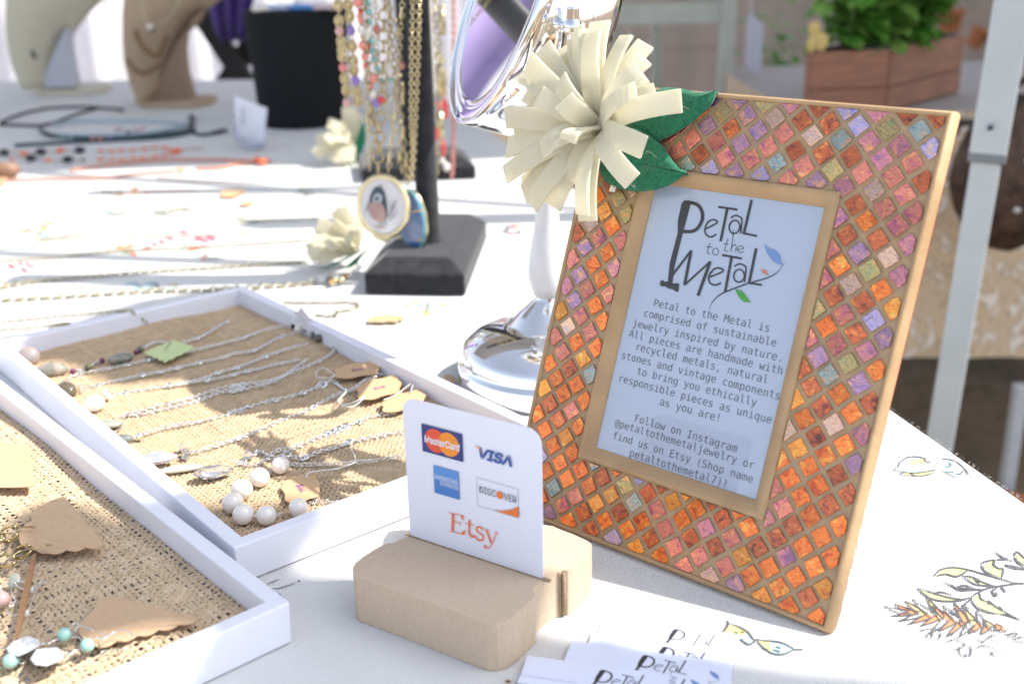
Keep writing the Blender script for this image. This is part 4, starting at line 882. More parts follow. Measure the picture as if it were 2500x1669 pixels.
def facet(root, Zf, x, y, L, Wd, H, ang, m, name="crystal_drop"):
    c = at(*Zf(x, y), ZBL+H); X = Vector((math.cos(ang), math.sin(ang), 0)); Y = Vector((-X.y, X.x, 0)); b = MB(); n = 12; vs = []
    for s_, hz in ((.45, H), (.8, H*.55), (1, 0), (.7, -H*.7), (.2, -H)):
        for k in range(n):
            a = 2*math.pi*(k+(.5 if s_ in (.8, .7) else 0))/n; tx = math.cos(a); wv = Wd*(1-.35*max(0, tx)**1.5); vs.append(c+X*L*s_*tx+Y*wv*s_*math.sin(a)+Vector((0, 0, hz)))
    fs = []
    for r_ in range(4):
        for k in range(n): fs += [(r_*n+k, (r_+1)*n+k, (r_+1)*n+(k+1) % n), (r_*n+k, (r_+1)*n+(k+1) % n, r_*n+(k+1) % n)]
    fs += [tuple(range(n)), tuple(range(5*n-1, 4*n-1, -1))]; b.add(vs, fs); return part(root, name, m, b)
facet(t, Z1, 1510, 1325, .0125, .0058, .0035, .18, CRYA)
for x, y in ((1745,1220),(1775,1265),(1770,1300)): oval(t, "crystal_bead", CRYS, Z1, x, y, .0028, .0028, .0028, 0, nu=8, nv=6, smooth=False)
t = necklace("silver necklace with a slim pale leaf shaped drop between two crystals", (Z1, 1700, 1430), [[(Z4,500,330),(Z4,560,300),(Z4,700,205),(Z4,740,200),(Z4,800,240),(Z4,900,190),(Z4,1010,175),(Z4,1120,140),(Z4,1250,80),(Z4,1380,30),(Z2,930,1340),(Z2,1110,1270),(Z2,1220,1230),(Z2,1330,1180),(Z2,1400,1170),(Z2,1560,1150)]], ln=.0032, wd=.0025, wr=.00033)
oval(t, "leaf_drop", mat("pale_shell", (.62, .64, .60), .15, coat=.8, metal=.3), Z1, 1720, 1425, .0145, .0030, .0022, .22, .02); oval(t, "crystal_bead", CRYS, Z4, 610, 240, .0034, .0030, .0032, 0, nu=8, nv=6, smooth=False)
discs(t, "bright_disc", SILVER, pp_([(Z2,930,1340),(Z2,1110,1270),(Z2,1220,1232),(Z2,995,1320),(Z2,1050,1290)]), .0032, 14)
t = necklace("silver necklace with a clear faceted teardrop crystal beside the pearls", (Z4, 280, 390), [[(Z4,520,300),(Z4,590,330),(Z4,700,330),(Z4,800,270),(Z4,980,255),(Z4,1150,262),(Z4,1300,200),(Z4,1450,160),(Z4,1570,115),(Z4,1750,80),(Z4,1900,50),(Z4,2090,15)]], ln=.0034, wd=.0026, wr=.00034)
facet(t, Z4, 280, 395, .0128, .0062, .0038, .25, CRYS); discs(t, "bright_disc", SILVER, pp_([(Z4,1155,262),(Z4,980,230),(Z4,1570,115)]), .0032, 14)
b = MB(); b.tube(pp_([(Z4,490,300),(Z4,440,280),(Z4,400,330)], .019), .0002, 4); part(t, "wire_loop", SILVER, b)
PRL = [((920,335),88),((718,450),98),((550,565),105),((465,695),105),((565,805),105),((785,815),98),((1093,742),96)]
t = necklace("silver chain of seven round white pearls in the tray corner", (Z4, 600, 700), [[(Z4,1000,320),(Z4,1080,330),(Z4,1250,325),(Z4,1400,320),(Z4,1560,315),(Z4,1800,290),(Z4,2100,245)], [(Z4,1190,695),(Z4,1290,680),(Z4,1470,690)], [(Z4,800,420),(Z4,850,370)], [(Z4,640,500),(Z4,665,520)], [(Z4,430,790),(Z4,450,740)], [(Z4,640,820),(Z4,690,800)], [(Z4,870,800),(Z4,920,815),(Z4,970,790)]], ln=.0034, wd=.0026, wr=.0003)
for (x, y), r_ in PRL:
    c = at(*Z4(x, y+8), .0165); k = px_m(c); rr_ = r_/3.92*k; c = at(*Z4(x, y), .0105+rr_); b = MB(); b.ball(c, rr_, (1, 1, .97), nu=28, nv=18, wob=.012); part(t, "pearl", PEARL, b)
# price tags
def tagshape(Zf, cx_, cy_, hw, hh, rot, z, n=4, scal=.10):
    pts = []; q = random.Random(int(cx_))
    for k in range(28):
        a = 2*math.pi*k/28; e = (abs(math.cos(a))**n+abs(math.sin(a))**n)**(-1/n); rr_ = e*(1+scal*math.sin(a*7+1)*.6)
        x, y = hw*rr_*math.cos(a), hh*rr_*math.sin(a); pts.append((cx_+x*math.cos(rot)-y*math.sin(rot), cy_+x*math.sin(rot)+y*math.cos(rot)))
    return pts
def pricetag(lab, Zf, cx_, cy_, hw, hh, rot, z, txt=None, strings=(), m=None, tz=0.0, grp="kraft paper price tags in the silver necklace tray", td=0.0, sz=.0052):
    pl = tagshape(Zf, cx_, cy_, hw, hh, rot, z); c = at(*Zf(cx_, cy_), z); t = thing("price_tag", tuple(c), lab, "price tag", grp); b = MB()
    vs = [at(*Zf(*p), z+tz*math.sin((p[0]-cx_)/hw)*.5) for p in pl]; n = len(vs); vs2 = [v+Vector((0, 0, .0004)) for v in vs]
    b.add(vs+vs2, [tuple(range(n)), tuple(range(2*n-1, n-1, -1))]+[(i, n+i, n+(i+1) % n, (i+1) % n) for i in range(n)]); part(t, "paper", m or KRAFTL, b)
    if txt:
        X = (at(*Zf(cx_+math.cos(rot+td)*60, cy_+math.sin(rot+td)*60), z)-c); X.z = 0; X.normalize(); Y = Vector((-X.y, X.x, 0)); b = MB()
        text_into(b, txt, None, sz, c-Y*sz*.35, X, Y, Vector((0, 0, 1)), .0006+abs(tz)*.3, shear=.2); part(t, "handwritten_price", TAGINK, b)
    for s_ in strings: b = MB(); b.tube(curve(pp_(s_, z+.002), 6), .00033, 5); part(t, "string", flat("white_string", (.8, .8, .8), .8) if "white_string" not in MATS else MATS["white_string"], b)
pricetag("kraft price tag reading 66 nearest the tray's right wall", Z2, 1200, 760, 205, 62, -.16, .0150, "$66", [[(Z2,1000,800),(Z2,900,740),(Z2,830,770),(Z2,840,820),(Z2,930,830),(Z2,1000,800)], [(Z2,1000,800),(Z2,940,860),(Z2,900,870)]], sz=.0062)
pricetag("kraft price tag reading 68 below the first one", Z2, 1400, 925, 200, 82, -.25, .0150, "$68", [[(Z2,1270,1010),(Z2,1180,1080),(Z2,1080,1090),(Z2,1030,1030),(Z2,1100,960),(Z2,1050,910),(Z2,980,870)], [(Z2,1270,1000),(Z2,1150,1060),(Z2,1050,1070),(Z2,1060,1000),(Z2,1110,950)]], sz=.0062)
pricetag("kraft price tag half hidden behind the payment sign", Z2, 1625, 1045, 200, 70, -.30, .0140, "-", [[(Z2,1440,1030),(Z2,1560,980),(Z2,1690,880),(Z2,1760,820),(Z2,1820,790)], [(Z2,1690,960),(Z2,1730,850),(Z2,1820,800)]])
pricetag("scalloped kraft tag reading 66 lying behind the pearls", Z4, 1120, 560, 175, 125, -.35, .0135, "$66-", [[(Z4,1170,450),(Z4,1190,410),(Z4,1300,385),(Z4,1480,365),(Z4,1620,290),(Z4,1800,285)], [(Z4,1165,455),(Z4,1200,400),(Z4,1400,375),(Z4,1560,335),(Z4,1640,285),(Z4,1590,160)]], td=1.45, sz=.0062)
GT = mat("green_paper", (.56, .64, .33), .8)
pl = []; cs = [(1365,320),(1660,195),(1875,270),(1580,410)]
for i in range(4):
    a, c = cs[i], cs[(i+1) % 4]
    for k in range(8): t_ = k/8; nx2, ny2 = -(c[1]-a[1]), c[0]-a[0]; L = math.hypot(nx2, ny2); d_ = 7 if k % 2 else -5; pl.append((a[0]+(c[0]-a[0])*t_+nx2/L*d_, a[1]+(c[1]-a[1])*t_+ny2/L*d_))
g_ = thing("price_tag", tuple(at(*Z1(1620, 300), .015)), "pale green square tag with notched edges near the dark stone bead", "price tag"); b = MB(); vs = [at(*Z1(*p), .0145) for p in pl]; n = len(vs)
b.add(vs+[v+Vector((0, 0, .0004)) for v in vs], [tuple(range(n)), tuple(range(2*n-1, n-1, -1))]+[(i, n+i, n+(i+1) % n, (i+1) % n) for i in range(n)]); part(g_, "paper", GT, b)
b = MB(); ribbon(b, [(p.x, p.y) for p in pp_([(Z1,1590,260),(Z1,1640,250),(Z1,1600,300),(Z1,1580,320),(Z1,1620,330)])], .0005, Vector((0, 0, .0152)), Vector((1, 0, 0)), Vector((0, 1, 0)), Vector((0, 0, 1)), 0); part(g_, "pen_mark", TINK, b)
# crumpled silver and kraft tag standing on the far rim with beads
t = thing("price_tag", tuple(at(*Z2(760, 340), .02)), "curled white backed kraft tag propped on the tray rim", "price tag", None); b = MB()
q4 = [aty(*Z2(630,250), .70), aty(*Z2(690,180), .70), aty(*Z2(830,360), .69), aty(*Z2(740,420), .69)]; q4 = [at(*Z2(720,420), .014), at(*Z2(655,250), .026), at(*Z2(690,182), .034), at(*Z2(830,355), .022)]
b.add(q4+[v+Vector((-.0003, .0006, 0)) for v in q4], [(0, 1, 2, 3), (7, 6, 5, 4), (0, 4, 5, 1), (1, 5, 6, 2), (2, 6, 7, 3), (3, 7, 4, 0)]); part(t, "paper", flat("tag_back", (.66, .62, .66), .7), b)
b = MB(); q4 = [at(*Z2(660,370), .013), at(*Z2(630,240), .024), at(*Z2(690,225), .026), at(*Z2(715,330), .017)]; b.add(q4+[v+Vector((0, .0006, 0)) for v in q4], [(0, 1, 2, 3), (7, 6, 5, 4), (0, 4, 5, 1), (1, 5, 6, 2), (2, 6, 7, 3), (3, 7, 4, 0)]); part(t, "fold", mat("rust_paper", (.50, .26, .12), .8), b)
b = MB(); b.tube(curve(pp_([(Z2,620,230),(Z2,640,270),(Z2,700,310),(Z2,680,350),(Z2,620,330),(Z2,615,280)], .024), 5), .0004, 5); part(t, "string", MATS["white_string"], b)
t = thing("bead_clasp", tuple(at(*Z2(650, 370), ZBL)), "cluster of a pearl, black bead and amber stone at the tray rim", "beads")
for m_, x, y, r_ in ((BLACKF,620,360,.0022),(PEARL,665,385,.0032),(CRYS,720,415,.0026),(mat("amber_stone", (.6, .33, .12), .15, coat=.8), 880,420,.0046),(GSTONE,850,470,.0034),(CRYS,800,440,.0030)):
    b = MB(); b.ball(at(*Z2(x, y), ZBL+r_), r_, (1, .9, 1.1), nu=12, nv=8, wob=.06); part(t, "bead", m_, b)

# ================================================================== EARRINGS AND CARDS IN THE NEAR TRAY
Zb = zm(0, 1050, 2.533)
def kcard(lab, pl, z, lift, cat="earring card"):
    pl = sc2(pl+[pl[0]], 1)[:-1]; cx_ = sum(p[0] for p in pl)/len(pl); cy_ = sum(p[1] for p in pl)/len(pl)
    t = thing("earring_card", tuple(at(*Zb(cx_, cy_), z)), lab, cat, "scalloped kraft earring cards in the near tray"); b = MB(); vs = [at(*Zb(x, y), z+lift*((x-cx_)/300)**2+lift*.5*((y-cy_)/200)**2) for x, y in pl]; c = at(*Zb(cx_, cy_), z)
    n = len(vs); D_ = Vector((0, 0, .0005)); b.add([c]+vs+[c-D_]+[v-D_ for v in vs], [(0, 1+(i+1) % n, 1+i) for i in range(n)]+[(n+1, n+2+i, n+2+(i+1) % n) for i in range(n)]+[(1+i, 1+(i+1) % n, n+2+(i+1) % n, n+2+i) for i in range(n)])
    part(t, "kraft_sheet", KRAFT, b); return t
def scallop(a, c, k, d_):       # edge with k lobes bulging by d_
    out = []
    for i in range(k*6): t_ = i/(k*6); nx2, ny2 = -(c[1]-a[1]), c[0]-a[0]; L = math.hypot(nx2, ny2) or 1; e = abs(math.sin(math.pi*k*t_))*d_-d_*.5; out.append((a[0]+(c[0]-a[0])*t_+nx2/L*e, a[1]+(c[1]-a[1])*t_+ny2/L*e))
    return out
kcard("kraft earring card at the left edge, topmost of the three", [(-60,110)]+scallop((0,105),(170,75),2,-14)+[(178,110),(192,170),(206,240),(213,300),(215,345)]+[(140,350),(60,352),(-60,350)], .0160, .0012)
kcard("kraft earring card holding the brass link earrings", [(395,405),(450,470),(520,555),(590,635),(650,708)]+scallop((650,712),(290,762),3,-16)+scallop((290,762),(120,705),2,-12)+scallop((120,700),(130,600),1,-14)+[(150,585)]+scallop((190,555),(210,480),1,-12)+[(300,440)], .0150, .0015)
kcard("kraft earring card holding the aqua bead earrings", [(700,1020),(850,1060),(1000,1100),(1120,1130),(1245,1162)]+scallop((1240,1170),(590,1345),5,-16)+scallop((570,1335),(490,1255),1,-12)+scallop((480,1240),(520,1170),1,-14)+[(575,1110)]+scallop((580,1095),(630,1040),1,-12), .0140, .0012)
AQUA = flat("aqua_stone", (.32, .58, .52), .28, coat=.5); CHALK = mat("white_coral", (.56, .57, .58), .7, col2=(.36, .37, .38), vscale=300, bump=.8, bscale=600, detail=8)
def wire(root, pts, z=.0150, r=.0003, m=SILVER, name="ear_wire"): b = MB(); b.tube(curve([at(*Zb(*p), z) for p in pts], 7), r, 6); return part(root, name, m, b)
def hexbead(root, pts, H):
    cx_ = sum(p[0] for p in pts)/len(pts); cy_ = sum(p[1] for p in pts)/len(pts); b = MB(); n = len(pts); vs = []
    for s_, z in ((.86, .0115), (1, .0115+H*.45), (.84, .0115+H)):
        vs += [at(*Zb(cx_+(x-cx_)*s_, cy_+(y-cy_)*s_), z) for x, y in pts]
    b.add(vs, [(n+i, i, (i+1) % n, n+(i+1) % n) for i in range(n)]+[(2*n+i, n+i, n+(i+1) % n, 2*n+(i+1) % n) for i in range(n)]+[tuple(range(3*n-1, 2*n-1, -1))]); return part(root, "coral_bead", CHALK, b, bevel=.0006)
G_ = "aqua and white coral earrings on the near tray"
t = thing("earring", tuple(at(*Zb(290, 1395), .011)), "aqua bead and white coral earring nearer the front rim", "earring", G_)
hexbead(t, [(180,1410),(220,1350),(350,1338),(398,1372),(392,1420),(290,1460),(215,1452)], .0075); b = MB(); b.ball(at(*Zb(540,1328), .0165), .0033, nu=24, nv=16); part(t, "aqua_bead", AQUA, b)
wire(t, [(585,1292),(600,1275),(640,1290),(655,1262),(630,1250),(625,1275),(650,1285),(700,1250),(750,1238),(800,1243),(820,1278)], .0195); wire(t, [(395,1385),(440,1375),(500,1345)], name="link_wire"); wire(t, [(400,1378),(425,1370),(430,1385),(455,1372),(460,1360),(490,1352)], .015, name="twisted_wire")
t = thing("earring", tuple(at(*Zb(140, 1335), .011)), "aqua bead and white coral earring farther from the front rim", "earring", G_)
hexbead(t, [(35,1345),(80,1300),(170,1268),(245,1290),(250,1330),(180,1372),(110,1400),(50,1375)], .0075); b = MB(); b.ball(at(*Zb(398,1263), .0162), .0033, nu=24, nv=16); part(t, "aqua_bead", AQUA, b)
wire(t, [(430,1225),(445,1200),(475,1190),(490,1210),(465,1222),(470,1240)], .018); wire(t, [(490,1205),(520,1215),(560,1225),(575,1240)], .0185); wire(t, [(250,1325),(285,1312),(300,1320),(330,1300),(360,1290)], name="link_wire"); wire(t, [(440,1280),(480,1275),(520,1310)], .0165)
t = thing("earring", tuple(at(*Zb(65, 1425), .011)), "aqua bead earring end cut by the left edge of the photo", "earring", G_)
b = MB(); b.ball(at(*Zb(65,1425), .0160), .0034, nu=24, nv=16); part(t, "aqua_bead", AQUA, b); wire(t, [(110,1420),(130,1412),(155,1425),(140,1440),(115,1432)], .0155); wire(t, [(-40,1370),(0,1350),(30,1345)], .014, name="link_wire"); wire(t, [(10,1465),(-20,1490),(-60,1500)], .0135, name="twisted_wire")
t = thing("earring", tuple(at(*Zb(690, 1365), .011)), "bent silver ear wire lying alone beside the front rim", "earring"); wire(t, [(608,1395),(625,1372),(660,1358),(720,1355),(785,1345)], .0130)
BR2 = mat("antique_brass", (.55, .44, .22), .3, 1.0, col2=(.40, .32, .18), vscale=400)
def lnk(root, cx_, cy_, rx, ry, rot, z, r=.00085): b = MB(); b.tube([at(*Zb(*p), z+.002*math.sin(i*.6)) for i, p in enumerate(ell(cx_, cy_, rx, ry, rot, 26)[:-1])], r, 7, closed=True); part(root, "oval_link", BR2, b)
t = thing("earring", tuple(at(*Zb(60, 650), .0145)), "brass oval link earring at the card's upper notch", "earring", "brass oval link earrings hooked on a kraft card")
lnk(t, 52, 640, 62, 42, -.55, .0175); lnk(t, -30, 665, 60, 30, -.3, .0165); wire(t, [(80,600),(100,592),(150,597),(200,597),(214,600)], .0185, .0005, BR2); wire(t, [(20,635),(60,638),(105,640)], .0190, .0004, BR2, "bar"); wire(t, [(95,595),(118,590),(120,612),(100,615),(95,600)], .0190, .0005, BR2, "hook_loop")
t = thing("earring", tuple(at(*Zb(140, 750), .0145)), "brass oval link earring at the card's lower notch", "earring", "brass oval link earrings hooked on a kraft card")
lnk(t, 135, 750, 62, 34, -.45, .0175); lnk(t, 35, 805, 62, 38, -.15, .0165); wire(t, [(175,722),(200,738),(250,720),(290,707),(322,712)], .0185, .0005, BR2); wire(t, [(20,765),(70,775),(130,745),(190,735)], .0190, .0004, BR2, "bar")
t = thing("toothpick", tuple(at(*Zb(160, 1020), .0115)), "flat brown wooden pick lying across the silver earrings", "wooden pick")
b = MB(); a, c = at(*Zb(212,762), .0190), at(*Zb(100,1284), .0165); d_ = (c-a).normalized(); s_ = Vector((-d_.y, d_.x, 0)); n = 10; vs = []
for i in range(n+1): q = i/n; wv = .0032*(math.sin(math.pi*(.12+.80*q))**.7); p = a+(c-a)*q; vs += [p-s_*wv/2, p+s_*wv/2, p+s_*wv/2-Vector((0, 0, .0012)), p-s_*wv/2-Vector((0, 0, .0012))]
b.add(vs, [(4*i+k, 4*i+(k+1) % 4, 4*i+4+(k+1) % 4, 4*i+4+k) for i in range(n) for k in range(4)]+[(3, 2, 1, 0), (4*n, 4*n+1, 4*n+2, 4*n+3)]); part(t, "pick", mat("pick_wood", (.36, .20, .10), .7, col2=(.25, .13, .06), vscale=200, stretch=(1, 8, 1)), b)
FROST = mat("frosted_glass", (.62, .66, .58), .35, trans=.5, coat=.3); WCUBE = flat("milky_glass", (.78, .80, .84), .2, coat=.6)
t = thing("earring", tuple(at(*Zb(100, 960), .011)), "silver earring with a frosted disc and small white cube", "earring", "silver wire earrings beside the wooden pick")
b = MB(); b.ball(at(*Zb(88,930), .0165), 1, (.0034, .0044, .0014), Vector((1, 0, .2)), Vector((0, .8, .6)), 20, 12); part(t, "frosted_disc", FROST, b); b = MB(); b.box(at(*Zb(192,985), .0150), (.0028, .0024, .0024), Vector((1, .5, 0)), Vector((-.5, 1, 0))); part(t, "white_cube", WCUBE, b, bevel=.0004)
wire(t, [(95,940),(110,965),(160,985),(175,985)], .0170); wire(t, [(215,975),(240,940),(275,930),(290,945)], .0155); wire(t, [(90,945),(120,925),(150,940)], .0180)
t = thing("earring", tuple(at(*Zb(110, 1100), .011)), "silver earring with a curled wire and a white cube near the coral beads", "earring", "silver wire earrings beside the wooden pick")
b = MB(); b.box(at(*Zb(160,1130), .0150), (.0028, .0024, .0024), Vector((1, .4, 0)), Vector((-.4, 1, 0))); part(t, "white_cube", WCUBE, b, bevel=.0004)
wire(t, [(70,990),(85,1030),(90,1060),(60,1060),(55,1042),(80,1035),(100,1050),(90,1075),(55,1095),(50,1120),(70,1140),(105,1140)], .0160); wire(t, [(180,1110),(195,1060),(230,970),(260,940)], .0150)
t = thing("earring", tuple(at(*Zb(15, 1050), .011)), "mauve pearl earring cut by the left edge of the photo", "earring"); b = MB(); b.ball(at(*Zb(8,1045), .0165), .0043, nu=24, nv=16); part(t, "mauve_pearl", MAUVE, b); wire(t, [(-20,950),(0,970),(35,945),(50,960)], .0180); wire(t, [(5,985),(15,990)], .0190)
# ================================================================== VELVET NECKLACE STANDS
def tstand(corners, h0, h1, inset, post, pr, ptop, arm_dir, arm_half, lab):
    """corners: base footprint FL, FR, BR (BL completed); h0 vertical edge, h1 top plane"""
    FL, FR, BR_ = [Vector((c[0], c[1], 0)) for c in corners]; BL_ = FL+(BR_-FR); cs = [FL, FR, BR_, BL_]; c = (FL+BR_)/2
    t = thing("necklace_stand", tuple(c), lab, "necklace stand", "black velvet T-bar necklace stands"); b = MB()
    A = [Vector((p.x, p.y, .0008)) for p in cs]; B_ = [Vector((p.x, p.y, h0)) for p in cs]
    ex = (FR-FL).normalized(); ey = (BR_-FR).normalized()
    T_ = [cs[0]+ex*inset+ey*inset, cs[1]-ex*inset+ey*inset, cs[2]-ex*inset-ey*inset, cs[3]+ex*inset-ey*inset]; T_ = [Vector((p.x, p.y, h1)) for p in T_]
    b.add(A+B_+T_, [(3, 2, 1, 0)]+[(i, (i+1) % 4, 4+(i+1) % 4, 4+i) for i in range(4)]+[(4+i, 4+(i+1) % 4, 8+(i+1) % 4, 8+i) for i in range(4)]+[(8, 9, 10, 11)])
    part(t, "base", VELVET, b, bevel=.0022, seg=3)
    b = MB(); b.lathe([(pr*1.18, 0), (pr*1.05, .006), (pr, .02), (pr, ptop-h1)], (post[0], post[1], h1-.001), (0, 0, 1), 24); part(t, "post", VELVET, b)
    b = MB(); m = Vector((post[0], post[1], ptop)); a = Vector(arm_dir).normalized(); b.tube([m-a*arm_half, m, m+a*arm_half], .016, 20); part(t, "arm", VELVET, b); return t
PB = at(1048, 588, .034)
ARM = Vector((.995, -.10, 0))
tstand([at(892,720), at(1136,724), at(1189,584)], .021, .034, .017, (PB.x, PB.y), .0112, .33, ARM, .16, "black velvet T-bar stand with cameo and blue agate necklaces in the middle of the table")
q1_, q2_, q3_ = at(880,470), at(1150,452), at(1164,412)
q1_ = at(905, 478)
q0_ = Vector((-.135, 1.44, 0)); 
P2 = at(1085, 400, .03)
tstand([at(885,448), at(1163,438), at(1163,438)+Vector((-.02, .12, 0))], .018, .032, .02, (P2.x-.045, P2.y), .011, .36, (1, -.05, 0), .15, "black velvet T-bar stand behind the front one, draped with coral and red necklaces")

# hanging necklaces: strands fall straight from the arm, found where the photo shows them
ZN = zm(750, 0, 3.485)
def hang(pts, y):       # photo polyline at a constant depth, carried on up to the arm
    P = [aty(*ZN(x, yy), y) for x, yy in pts]; d = P[0]-P[1]; topz = .345
    P0 = P[0]+Vector((d.x/max(d.z, .01)*(topz-P[0].z)*.6, 0, topz-P[0].z)); return [P0]+P
CORAL = flat("coral_bead", (.72, .25, .20), .35, coat=.4); TURQ = flat("turquoise_bead", (.20, .45, .43), .35, coat=.4); REDB = flat("red_bead", (.66, .05, .06), .3, coat=.5)
PINKB = flat("pink_bead", (.62, .36, .33), .35, coat=.4); VIOB = flat("violet_bead", (.28, .18, .50), .35, coat=.4); PWH = flat("white_bead", (.68, .66, .60), .35, coat=.4); CORCH = flat("coral_cord", (.62, .27, .22), .6)
GH = "necklaces hanging from the front velvet stand"
def nl(lab, strands, beads=(), y=PB.y-.02, m=GOLDM, ln=.006, wd=.0042, wr=.0007, grp=GH, bars=()):
    P = hang(strands[0], y); t = thing("necklace", tuple(P[-1]), lab, "necklace", grp)
    for s_ in strands: b = MB(); chain(b, hang(s_, y), ln, wd, wr*.78, n=8, k=4, roll=.6); part(t, "chain", m, b)
    for bm, x, yy, r_ in beads:
        c = aty(*ZN(x, yy), y-.004); b = MB(); b.ball(c, r_*px_m(c)/3.485, (1, 1, 1.12), nu=12, nv=8, wob=.04); part(t, "bead", bm, b)
    for x0, y0_, x1, y1_, wv in bars:
        a, c = aty(*ZN(x0, y0_), y-.003), aty(*ZN(x1, y1_), y-.003); b = MB(); b.tube([a, c], wv*px_m(a)/3.485, 8); part(t, "bar_bead", m, b)
    return t
def big_links(root, m, pts, y, rx, ry):
    for x, yy in pts:
        c = aty(*ZN(x, yy), y); k = px_m(c)/3.485; b = MB(); b.tube([c+Vector((rx*k*math.cos(a), random.uniform(-.0006, .0006), ry*k*math.sin(a))) for a in [i*math.pi/7 for i in range(14)]], .0011, 6, closed=True); b.ball(c, rx*k*.75, (1, .3, ry/rx), nu=8, nv=6); part(root, "filigree_link", m, b)
yb = PB.y-.012
t = nl("long necklace of pink beads and brass filigree links, leftmost on the stand", [[(265,0),(275,270),(305,580),(340,870)]], [(PINKB,275,265,38),(CORAL,305,578,36),(PINKB,338,875,38)], yb, BRASS)
big_links(t, BRASS, [(265,45),(272,180),(290,355),(298,430),(300,480),(320,670),(335,770)], yb-.003, 34, 46)
t = nl("necklace of violet beads and brass filigree links beside the pink one", [[(350,0),(372,265),(400,540),(430,900)]], [(VIOB,372,262,38),(VIOB,410,685,38)], yb, BRASS)
big_links(t, BRASS, [(350,40),(362,140),(385,395),(395,520),(400,600),(425,780),(430,860)], yb-.003, 34, 46)
t = nl("multicoloured bead strand with white, red and coral beads", [[(425,0),(450,120),(465,260),(478,380),(490,520),(505,640),(530,760),(590,880)]], [(CORAL,430,20,40),(REDB,450,95,22),(PWH,462,258,38),(PWH,520,270,38),(CORAL,470,390,36),(REDB,505,400,26),(CORAL,490,485,30),(REDB,495,560,20),(CORAL,565,670,36),(PWH,562,800,34),(VIOB,585,880,32),(REDB,632,850,30),(CORAL,540,735,24),(CORAL,455,180,26),(CORAL,445,140,24)], yb-.004)
t = nl("strand of small turquoise beads on a fine gold chain", [[(515,0),(530,190),(555,430),(590,590),(640,680),(700,690)]], [(TURQ,518,25,28),(TURQ,524,105,28),(TURQ,532,190,26),(TURQ,550,350,28),(TURQ,557,430,27),(TURQ,568,505,26),(TURQ,600,590,24),(TURQ,700,685,22),(TURQ,628,680,18)], yb-.002)
t = nl("coral and rose bead strand behind the brass chain", [[(575,0),(590,230),(592,420),(585,600),(560,720)]], [(CORAL,597,255,36),(PWH,715,830,30),(CORAL,800,560,30)], yb+.003, CORCH if False else GOLDM)
t = nl("heavy brass link chain carrying the bird cameo", [[(655,0),(652,180),(650,360),(645,560),(640,700),(635,860),(625,980),(620,1110),(605,1300),(605,1480)], [(545,900),(550,1000),(570,1130),(590,1230),(600,1300)]], (), yb-.006, BRASS, .0135*.9, .010, .0013)
cam_t = t
t = nl("fine gold chain with narrow bar beads, left of the cameo chain", [[(470,100),(490,400),(505,800),(520,1100),(530,1400),(535,1480)]], (), yb-.003, GOLDM, .0045, .003, .0006)
t = nl("gold bar chain falling to the right edge of the cameo", [[(810,0),(795,250),(775,600),(750,950),(720,1200),(685,1500)]], (), yb-.005, GOLDM, bars=[(800,60,795,160,9),(745,960,735,1040,9),(715,1160,705,1260,9),(700,1300,690,1400,9)], ln=.006, wd=.0045)
t = nl("curb chain strand just left of the black post", [[(690,0),(715,250),(740,560),(765,800),(800,1050),(830,1300),(850,1568)]], [(GOLDM,755,170,16),(GOLDM,775,630,18),(GOLDM,795,640,16),(GOLDM,810,715,18),(GOLDM,800,1030,18)], yb-.003, BRASS, .008, .006, .0011, bars=[(765,230,775,320,15),(810,740,812,900,18),(805,1060,820,1200,18),(785,1270,790,1390,18),(840,1300,845,1450,16)])
t = nl("pair of gold rope chains carrying the blue agate pendant", [[(898,0),(893,300),(888,700),(885,1000),(895,1300),(880,1550)], [(957,0),(945,400),(930,800),(915,1150),(905,1350),(885,1550)]], (), yb-.010, GOLDM, .0052, .0042, .0009); ag_t = t
t = nl("thin gold chain crossing behind the bar chains", [[(700,40),(690,400),(670,700),(690,950),(740,1080),(790,1250),(810,1500)]], (), yb+.002, GOLDM, .0045, .0034, .0006)
GR2 = "necklaces hanging from the rear velvet stand"; y2 = P2.y-.03
t = nl("gold and brass bead strand right of the post with a bright gold ball", [[(1085,0),(1105,300),(1120,520),(1130,800),(1130,1100),(1150,1350)]], [(GOLDM,1152,65,24),(GOLDM,1125,480,30),(GOLDM,1150,520,26),(PWH,1185,1420,34),(PWH,1150,1370,26)], y2, BRASS, .010, .008, .0014, GR2, bars=[(1150,80,1152,300,26),(1125,560,1140,830,32),(1165,600,1170,800,20),(1130,960,1135,1180,30)])
t = nl("strand of red teardrop beads right of the post", [[(1060,0),(1075,400),(1085,800),(1095,1100),(1100,1380),(1110,1500)]], [(CORAL,1130,880,24),(CORAL,1140,910,22),(CORAL,1110,900,20)], y2, GOLDM, .006, .005, .0008, GR2)
for x, yy, a_ in ((1175,900,70),(1180,960,60),(1158,1260,80),(1095,1140,60)):
    c = aty(*ZN(x, yy), y2-.01); b = MB(); k = px_m(c)/3.485; b.ball(c, 1, (20*k, 14*k, a_*k), nu=12, nv=8); part(t, "red_drop", REDB, b)
t = nl("thin coral cord hanging alone to the rear base", [[(1245,0),(1250,350),(1248,800),(1240,1250),(1230,1540)]], (), y2-.03, CORCH, .006, .005, .0016, GR2)
